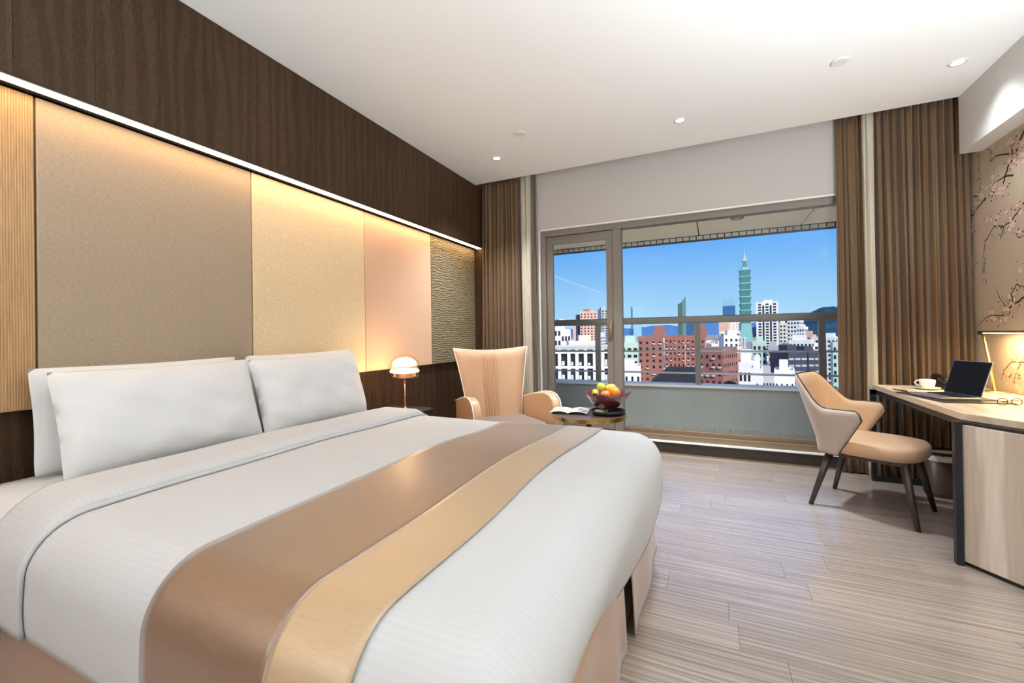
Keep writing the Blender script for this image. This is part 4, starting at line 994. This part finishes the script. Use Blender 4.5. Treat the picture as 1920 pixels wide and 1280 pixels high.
mat('tree_green', (0.05, 0.10, 0.02), 0.9, noise=(0.6, 0.4, (1, 1, 1)))
struct(MB().box(-9000, 9000, -600, 16000, GZ-2, GZ).build('ground_city', 'city_ground'))

PLAN = []
def frame(px0, px1, D, rot=0.0):
    """centre on the ground, width, and heading of a block that fills px0..px1 at distance D"""
    pc = (px0+px1)/2; c = at(pc, CY, D); d = Vector((c.x-CAM.x, c.y-CAM.y, 0)).normalized()
    W = (px1-px0)/F_PX*D
    return Vector((c.x, c.y, GZ)), W, math.atan2(-d.x, d.y)+rot
def ztop_of(px, py, D): return at(px, py, D).z-GZ
def win_boxes(mb, W, dep, H, cols, rows, z0, wf=0.55, hf=0.5, side=True, y0=None, pr=0.06):
    cw = W/cols; rh = (H-z0)/rows
    for r in range(rows):
        za = z0+rh*(r+0.5-hf/2); zb = za+rh*hf
        for c_ in range(cols):
            xa = -W/2+cw*(c_+0.5-wf/2); mb.box(xa, xa+cw*wf, -dep/2-pr, -dep/2+0.2, za, zb)
        if side:
            n_ = max(1, int(dep/cw))
            for c_ in range(n_):
                ya = -dep/2+dep/n_*(c_+0.5-wf/2); mb.box(W/2-0.2, W/2+pr, ya, ya+dep/n_*wf, za, zb)
def building(name, label, px0, px1, py, D, dep, wall, rot=0.0, cols=4, rows=8, zvis=None, wf=0.55, hf=0.5, win='city_window', shed=True, group=None, parapet=True, side=True, seed=0):
    c, W, hd = frame(px0, px1, D, rot); H = ztop_of((px0+px1)/2, py, D); PLAN.append((c.x, c.y+dep/2, 0.58*math.hypot(W, dep)))
    cc = c+Matrix.Rotation(hd, 3, 'Z') @ Vector((0, dep/2, 0))
    t = thing(name, label, 'building', cc, hd, group)
    MB().box(-W/2, W/2, -dep/2, dep/2, 0, H).build('walls', wall, t)
    m_ = MB(); win_boxes(m_, W, dep, H-0.6, cols, rows, 2.0 if zvis is None else zvis, wf, hf, side)
    m_.build('windows', win, t)['kind'] = 'stuff'
    if parapet:
        p = 0.25; m_ = MB(); m_.box(-W/2, W/2, -dep/2, -dep/2+p, H, H+0.9); m_.box(-W/2, W/2, dep/2-p, dep/2, H, H+0.9); m_.box(-W/2, -W/2+p, -dep/2+p, dep/2-p, H, H+0.9); m_.box(W/2-p, W/2, -dep/2+p, dep/2-p, H, H+0.9)
        m_.build('parapet', wall, t)
    if shed:
        r_ = random.Random(seed+int(px0*7+D)); sx = (r_.random()-0.5)*W*0.4; sw = W*(0.18+0.15*r_.random())
        MB().box(sx-sw, sx+sw, -dep*0.15, dep*0.3, H, H+2.2+2*r_.random()).build('roof_shed', wall, t)
    return t, W, H
# --- white framed block right below the balcony: every window a part
c, W, hd = frame(1000, 1162, 80); H = ztop_of(1080, 650, 80); PLAN.append((c.x, c.y+6, 10))
t = thing('office_block', 'white framed office block with tall dark windows just below the balcony door', 'building', c+Matrix.Rotation(hd, 3, 'Z') @ Vector((0, 7, 0)), hd)
MB().box(-W/2, W/2, -6.4, 7, 0, H-0.5).build('walls', 'city_grey', t)
fr_ = MB(); cols = [1030, 1048.5, 1066, 1081, 1097, 1113.5, 1128.5, 1144, 1160]
xs = [((p-1000)/162-0.5)*W for p in cols]
for x in xs: fr_.box(x-0.30, x+0.30, -7.0, -6.3, 0, H)
fr_.box(-W/2, xs[0], -7.0, -6.3, 0, H)
zz = [ztop_of(1080, p, 80) for p in (652.5, 660.5, 688.5, 714.5)]
zz += [zz[-1]-3.0*k for k in range(1, 7)]
for z in zz: fr_.box(-W/2, W/2, -7.05, -6.3, z-0.22, z+0.22)
fr_.box(-W/2, W/2, -7.05, 7, H-0.5, H)
fr_.build('facade_frame', 'city_white', t)
for i in range(len(xs)-1):
    for j in range(len(zz)-1):
        if zz[j+1] < 3: continue
        x0, x1 = xs[i]+0.30, xs[i+1]-0.30; z0, z1 = zz[j+1]+0.22, zz[j]-0.22
        wn = MB().box(x0, x1, -6.55, -6.38, z0, z1).build('window', 'city_window', t)
        if j > 0: MB().box(x0+0.1, x0+(x1-x0)*0.55, -6.62, -6.56, z0+0.1, z0+(z1-z0)*random.uniform(0.25, 0.55)).build('blind', 'city_shade', wn)
building('apartment_block', 'pale grey apartment block with balconies rising over the white framed block', 1026, 1052, 612, 130, 10, 'city_white', 0.2, 4, 16, wf=0.6)
building('apartment_block', 'stepped pale apartment block right of the taller grey one', 1052, 1070, 622, 136, 10, 'city_white', 0.25, 3, 15, wf=0.6)
building('apartment_block', 'low cream block with roof sheds in front of the pink tower', 1066, 1124, 645, 118, 9, 'city_cream', 0.1, 8, 14)
t, W, H = building('residential_tower', 'tall salmon pink tower rising behind the balcony door', 1088, 1119, 585, 420, 26, 'city_pink', 0.0, 5, 24, wf=0.45)
MB().box(-W/2-4.2, -W/2-0.05, -8, 10, 0, H-2).build('stair_core', 'city_navy', t); MB().box(-W/2-7, -W/2-4.25, -8, 10, 0, H-6).build('wing', 'city_pink', t)
MB().box(-W*0.3, W*0.1, -4, 6, H, H+3.4).build('crown', 'city_red', t)
building('residential_tower', 'slim grey and white tower beside the balcony door mullion', 1128, 1146, 580, 560, 16, 'city_grey', 0.3, 3, 24)
building('apartment_block', 'mint green apartment block left of the red brick blocks', 1163, 1196, 646, 175, 10, 'city_green', 0.0, 3, 15, wf=0.6, hf=0.45)
building('low_rise', 'small white block in front of the mint green one', 1158, 1200, 692, 112, 10, 'city_white', 0.0, 4, 9, wf=0.35, hf=0.35)
# --- red brick blocks
def red(label, px0, px1, py, D, dep, rot, cols, rows, wall='city_red', turret=None, seed=1):
    t, W, H = building('brick_block', label, px0, px1, py, D, dep, wall, rot, cols, rows, wf=0.38, hf=0.42, shed=False)
    m_ = MB(); r_ = random.Random(seed); cw = W/cols; rh = (H-2.6)/rows
    for r in range(rows):
        for c_ in range(cols):
            if r_.random() < 0.45: xa = -W/2+cw*(c_+0.5)-cw*0.24; za = 2+rh*(r+0.18); m_.box(xa, xa+cw*0.48, -dep/2-0.5, -dep/2, za, za+rh*0.22)
    if m_.v: m_.build('balconies', 'city_shade', t)['kind'] = 'stuff'
    if turret:
        a, b_, h_ = turret
        MB().box(a*W, b_*W, -dep*0.4, dep*0.3, H, H+h_*0.62).build('turret', wall, t)
        MB().box(a*W+(b_-a)*W*0.14, b_*W-(b_-a)*W*0.14, -dep*0.34, dep*0.24, H+h_*0.62, H+h_).build('turret_cap', wall, t)
    return t, W, H
red('red brick apartment block with a stepped turret next to the mint green block', 1196, 1242, 634, 190, 10, 0.0, 4, 16, turret=(0.12, 0.62, 5.6), seed=2)
red('red brick apartment block with white balconies behind the black pitched roof', 1247, 1283, 632, 196, 10, 0.0, 5, 16, seed=3)
red('red brick apartment block with a domed turret behind the front brick tower', 1286.5, 1320, 632, 196, 10, 0.0, 4, 16, turret=(-0.05, 0.60, 6.0), seed=4)
t, W, H = red('front red brick tower with a sunlit-toned corner side', 1309, 1353, 657, 140, 14, -0.35, 4, 14, seed=5)
MB().box(-W/2, W/2, -7, 7, H, H+0.5).build('roof_slab', 'city_shade', t)
red('sunlit-toned brick block stepping down beside the front brick tower', 1347, 1379, 668, 168, 10, -0.5, 4, 14, 'city_red_sunlit', seed=6)  # sunlit side of the front tower, its light held in the wall colour
c, W, hd = frame(1222, 1308, 92); H = ztop_of(1270, 692, 92)
t = thing('hall_building', 'low building with a black pitched roof below the brick blocks', 'building', c+Matrix.Rotation(hd, 3, 'Z') @ Vector((0, 7, 0)), hd)
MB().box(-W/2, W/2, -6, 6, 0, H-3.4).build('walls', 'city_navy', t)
m_ = MB(); m_.add([(-W/2-0.4, -6.5, H-3.4), (W/2+0.4, -6.5, H-3.4), (W/2+0.4, 6.5, H-3.4), (-W/2-0.4, 6.5, H-3.4), (-W/2+3.4, -1.5, H), (W/2-0.6, -1.5, H), (W/2-0.6, 1.5, H), (-W/2+3.4, 1.5, H)], [(0, 3, 2, 1), (4, 5, 6, 7), (0, 1, 5, 4), (1, 2, 6, 5), (2, 3, 7, 6), (3, 0, 4, 7)])
m_.build('roof', 'city_dark', t)
PLAN.append((c.x, c.y+6, 9))
# --- middle distance
building('apartment_block', 'slim white and green apartment block beside the sunlit-toned brick', 1358, 1384, 631, 260, 12, 'city_white', 0.25, 3, 14, wf=0.4)
building('residential_tower', 'greyish brown tower below the blue glass tower', 1349, 1366, 597, 820, 20, 'city_pink', 0.0, 3, 16, win='city_pink', shed=False)
building('residential_tower', 'pale pink tower below the blue glass tower', 1367, 1384, 597, 840, 20, 'city_white', 0.0, 3, 16, win='city_pink', shed=False)
building('low_rise', 'cream block topped by a broad roof under the paired towers', 1352, 1386, 622, 420, 20, 'city_cream', 0.0, 5, 9)
building('apartment_block', 'grey green block with a regular grid of windows', 1412, 1435, 643, 200, 12, 'city_green', 0.0, 3, 12, wf=0.5)
building('apartment_block', 'grey concrete block with planted terrace next to the grid block', 1442, 1466, 652, 195, 10, 'city_grey', 0.0, 4, 12)
t, W, H = building('residential_tower', 'white residential tower with dark window columns beside the teal skyscraper', 1421, 1457, 567, 600, 24, 'city_white', 0.0, 3, 22, wf=0.42, hf=0.62)
for k in range(2): MB().box(-W/6+k*W/3-1.0, -W/6+k*W/3+1.0, -12.4, -11.9, 0, H-4).build('dark_bay', 'city_window', t)
building('residential_tower', 'narrow dark blue tower behind the white residential tower', 1456, 1467, 592, 640, 16, 'blue_glass', 0.0, 2, 16)
building('apartment_block', 'white stepped apartment block in front of the dark hill', 1478, 1498, 601, 430, 18, 'city_white', -0.2, 4, 14)
building('apartment_block', 'lower white wing of the stepped apartment block', 1495, 1507, 614, 398, 16, 'city_white', -0.2, 3, 12)
building('apartment_block', 'pinkish block stepping down towards the hill', 1505, 1522, 629, 370, 14, 'city_pink', -0.2, 4, 10)
building('apartment_block', 'cream block left of the white stepped one', 1463, 1479, 607, 470, 14, 'city_cream', 0.0, 3, 13)
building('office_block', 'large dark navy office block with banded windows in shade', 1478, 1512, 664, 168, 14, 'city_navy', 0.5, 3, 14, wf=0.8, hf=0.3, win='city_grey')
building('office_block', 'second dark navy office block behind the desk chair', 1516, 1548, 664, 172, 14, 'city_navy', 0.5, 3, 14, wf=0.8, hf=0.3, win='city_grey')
building('apartment_block', 'bright white block above the navy office blocks', 1482, 1518, 640, 240, 12, 'city_white', -0.1, 6, 13)
building('apartment_block', 'bright white block beside the right railing post', 1524, 1562, 634, 290, 14, 'city_white', -0.2, 6, 13)
building('low_rise', 'mint green block at the right end of the view', 1564, 1590, 645, 210, 12, 'city_green', 0.1, 4, 10)
building('low_rise', 'white walled house with an orange roof tank', 1386, 1421, 686, 112, 9, 'city_white', 0.0, 5, 8)
building('low_rise', 'small white house in front of the white walled one', 1409, 1428, 699, 86, 8, 'city_white', 0.0, 1, 6, wf=0.15)
building('low_rise', 'white house with roof plants below the navy office blocks', 1453, 1486, 701, 92, 9, 'city_white', 0.0, 4, 6, wf=0.3)
building('low_rise', 'dark house between the two small white ones', 1429, 1451, 706, 118, 9, 'city_grey', 0.2, 4, 7)
# --- far towers
building('glass_tower', 'pale blue glass tower far behind the mint green block', 1187, 1203, 575, 1800, 40, 'pale_blue_glass', 0.2, 3, 14, win='pale_blue_glass', shed=False)
building('office_tower', 'small dark blue slab at the foot of the pale glass tower', 1181.5, 1188, 617, 1700, 14, 'blue_glass', 0.0, 2, 6, win='city_navy', shed=False)
building('office_tower', 'blue office block right of the curved green tower', 1288, 1306, 598, 1500, 30, 'blue_glass', 0.0, 4, 12, win='city_navy', shed=False)
t, W, H = building('glass_tower', 'blue glass tower with a pale crown left of the teal skyscraper', 1357, 1378, 573, 1700, 34, 'blue_glass', 0.0, 4, 16, win='blue_glass', shed=False, parapet=False)
MB().box(-W/2, W/2, -17, 17, H, H+26).build('crown', 'pale_blue_glass', t)
c, W, hd = frame(1272, 1286, 1900); z0 = ztop_of(1279, 570, 1900); z1 = ztop_of(1279, 556, 1900)
t = thing('glass_tower', 'dark green glass tower with a curved pointed top', 'building', c, hd)
pr_ = [(-W/2, 0), (W/2, 0), (W/2, z1)]+[(W/2-W*k/6, z0+(z1-z0)*(1-k/6)**1.8) for k in range(1, 7)]
m_ = MB(); n_ = len(pr_); m_.add([(x, -12, z) for x, z in pr_]+[(x, 12, z) for x, z in pr_], [tuple(range(n_)), tuple(range(2*n_-1, n_-1, -1))]+[(i, n_+i, n_+(i+1) % n_, (i+1) % n_) for i in range(n_)])
m_.build('walls', 'green_glass', t, fix=True); MB().box(W/2-W*0.45, W/2+0.4, -13, -12.05, 0, z1*0.93).build('painted_lit_face', 'green_lit', t)  # paler sheet paints sunlight onto the right of the front
# --- the tiered skyscraper
D = 2200; c, W, hd = frame(1387.5, 1409, D); U = D/F_PX
t = thing('skyscraper', 'very tall teal skyscraper of eight flared tiers with a spire', 'building', c, hd+0.16)
zt = lambda py: ztop_of(1398, py, D)
def frus(w0, w1, za, zb): 
    m_ = MB(); q = [(-1, -1), (1, -1), (1, 1), (-1, 1)]
    m_.add([(a*w0/2, b_*w0/2, za) for a, b_ in q]+[(a*w1/2, b_*w1/2, zb) for a, b_ in q], [(3, 2, 1, 0), (4, 5, 6, 7), (0, 1, 5, 4), (1, 2, 6, 5), (2, 3, 7, 6), (3, 0, 4, 7)]); return m_
frus(21.5*U, 16*U, 0, zt(606)).build('base', 'teal_pale', t)
for k in range(8):
    za, zb = zt(606-k*12.6), zt(606-(k+1)*12.6)
    frus(14.6*U, 18.2*U, za, zb-1.6*U).build('tier', 'teal_glass', t); frus(18.4*U, 15.6*U, zb-1.6*U, zb).build('tier_cornice', 'teal_pale', t)
frus(11*U, 10*U, zt(505), zt(501)).build('crown', 'teal_pale', t); frus(7*U, 5.5*U, zt(501), zt(490)).build('crown', 'teal_glass', t)
frus(7.5*U, 7*U, zt(490), zt(485)).build('crown', 'city_grey', t); frus(4*U, 3*U, zt(485), zt(478)).build('crown', 'city_grey', t)
MB().taper((0, 0, zt(478)), (0, 0, zt(462)), 0.9*U, 0.2*U, 8).build('spire', 'city_grey', t)
# --- crowded low blocks filling the city
random.seed(21)
walls = ['city_white']*6+['city_cream']*3+['city_grey']*3+['city_pink']*2
wl_ = {'city_white': 'white', 'city_cream': 'cream', 'city_grey': 'grey', 'city_pink': 'pinkish', 'city_green': 'pale green'}
nb = 0
for D in (125, 150, 185, 225, 270, 330, 400, 480, 580, 700, 850, 1050, 1300):
    px = 960+random.random()*20
    while px < 1660 and nb < 290:
        wm = random.uniform(9, 17) if D > 200 else random.uniform(8, 13)
        wp = wm*F_PX/D*(1.0 if D < 600 else 1.8)
        Hm = random.uniform(14, 30) if D > 250 else random.uniform(9, 17)
        if random.random() < 0.10: Hm *= 1.5
        c, W, hd = frame(px, px+wp, D)
        if all((c.x-a)**2+(c.y+6-b_)**2 > (r+math.hypot(W, 12)*0.58)**2 for a, b_, r in PLAN):
            zt_ = GZ+Hm; py = CY-(zt_-CAM.z)/D*F_PX+(px-960)*math.tan(ROL)
            wall = random.choice(walls)
            if py > 629:
                building('low_rise', wl_[wall]+' low-rise block crowded among the city rooftops', px, px+wp, py, D, random.uniform(8, 13), wall, random.choice((0, 0.3, -0.3, 0.6, -0.5)), random.randint(3, 5), max(3, int(Hm/3.2)), group=wl_[wall]+' low-rise blocks in the city'); nb += 1
        px += wp*random.uniform(1.05, 1.5)
# --- street trees by the sunlit-toned block
def tree(px, py, D, label, r):
    p = at(px, py, D); t = thing('tree', label, 'tree', (p.x, p.y, GZ))
    MB().taper((0, 0, 0), (0, 0, p.z-GZ-r*0.5), 0.35, 0.2).build('trunk', 'stem_brown', t)
    b_ = bmesh.new(); bmesh.ops.create_icosphere(b_, subdivisions=3, radius=r)
    rr = random.Random(px)
    for v in b_.verts: v.co *= 0.75+0.35*rr.random(); v.co.z += p.z-GZ-r
    me = bpy.data.meshes.new('crown'); b_.to_mesh(me); b_.free(); me.materials.append(MATS['tree_green']); link('crown', me, t)
tree(1369, 714, 126, 'green tree at the foot of the sunlit-toned brick block', 2.2); tree(1381, 718, 130, 'smaller green tree beside the one at the sunlit-toned brick block', 1.8)
# --- hills
def hill(name, prof, D, depth, m_):
    mb_ = MB(); n_ = len(prof)
    def pt(px, py, DD, low=False):
        q = at(px, py, DD); return (q.x, q.y, GZ if low else q.z)
    rows = [[pt(px, py, D-depth, True) for px, py in prof], [pt(px, py+(640-py)*0.45, D-depth*0.5) for px, py in prof], [pt(px, py, D) for px, py in prof], [pt(px, py, D+depth, True) for px, py in prof]]
    vs = [p for r in rows for p in r]; fs = [(j*n_+i, j*n_+i+1, (j+1)*n_+i+1, (j+1)*n_+i) for j in range(3) for i in range(n_-1)]
    mb_.add(vs, fs); return struct(mb_.build(name, m_, None, smooth=True))
def interp(pr, step):
    out = []; rr = random.Random(8)
    for (a, b_) in zip(pr[:-1], pr[1:]):
        n_ = max(1, int((b_[0]-a[0])/step))
        for k in range(n_): t = k/n_; out.append((a[0]+(b_[0]-a[0])*t, a[1]+(b_[1]-a[1])*t+rr.uniform(-0.8, 0.8)))
    return out+[pr[-1]]
hill('hills_far', interp([(500, 615), (800, 612), (1000, 616), (1165, 616), (1215, 612), (1250, 609), (1275, 612), (1320, 603), (1350, 601), (1385, 606), (1420, 604), (1470, 606), (1520, 612)], 6), 11000, 1500, 'hill_far_hazed')
hill('hills_near', interp([(1395, 622), (1430, 606), (1480, 598), (1515, 588), (1540, 576), (1560, 574), (1585, 579), (1650, 570), (1760, 585), (1900, 600)], 5), 4500, 900, 'hill_near_hazed')
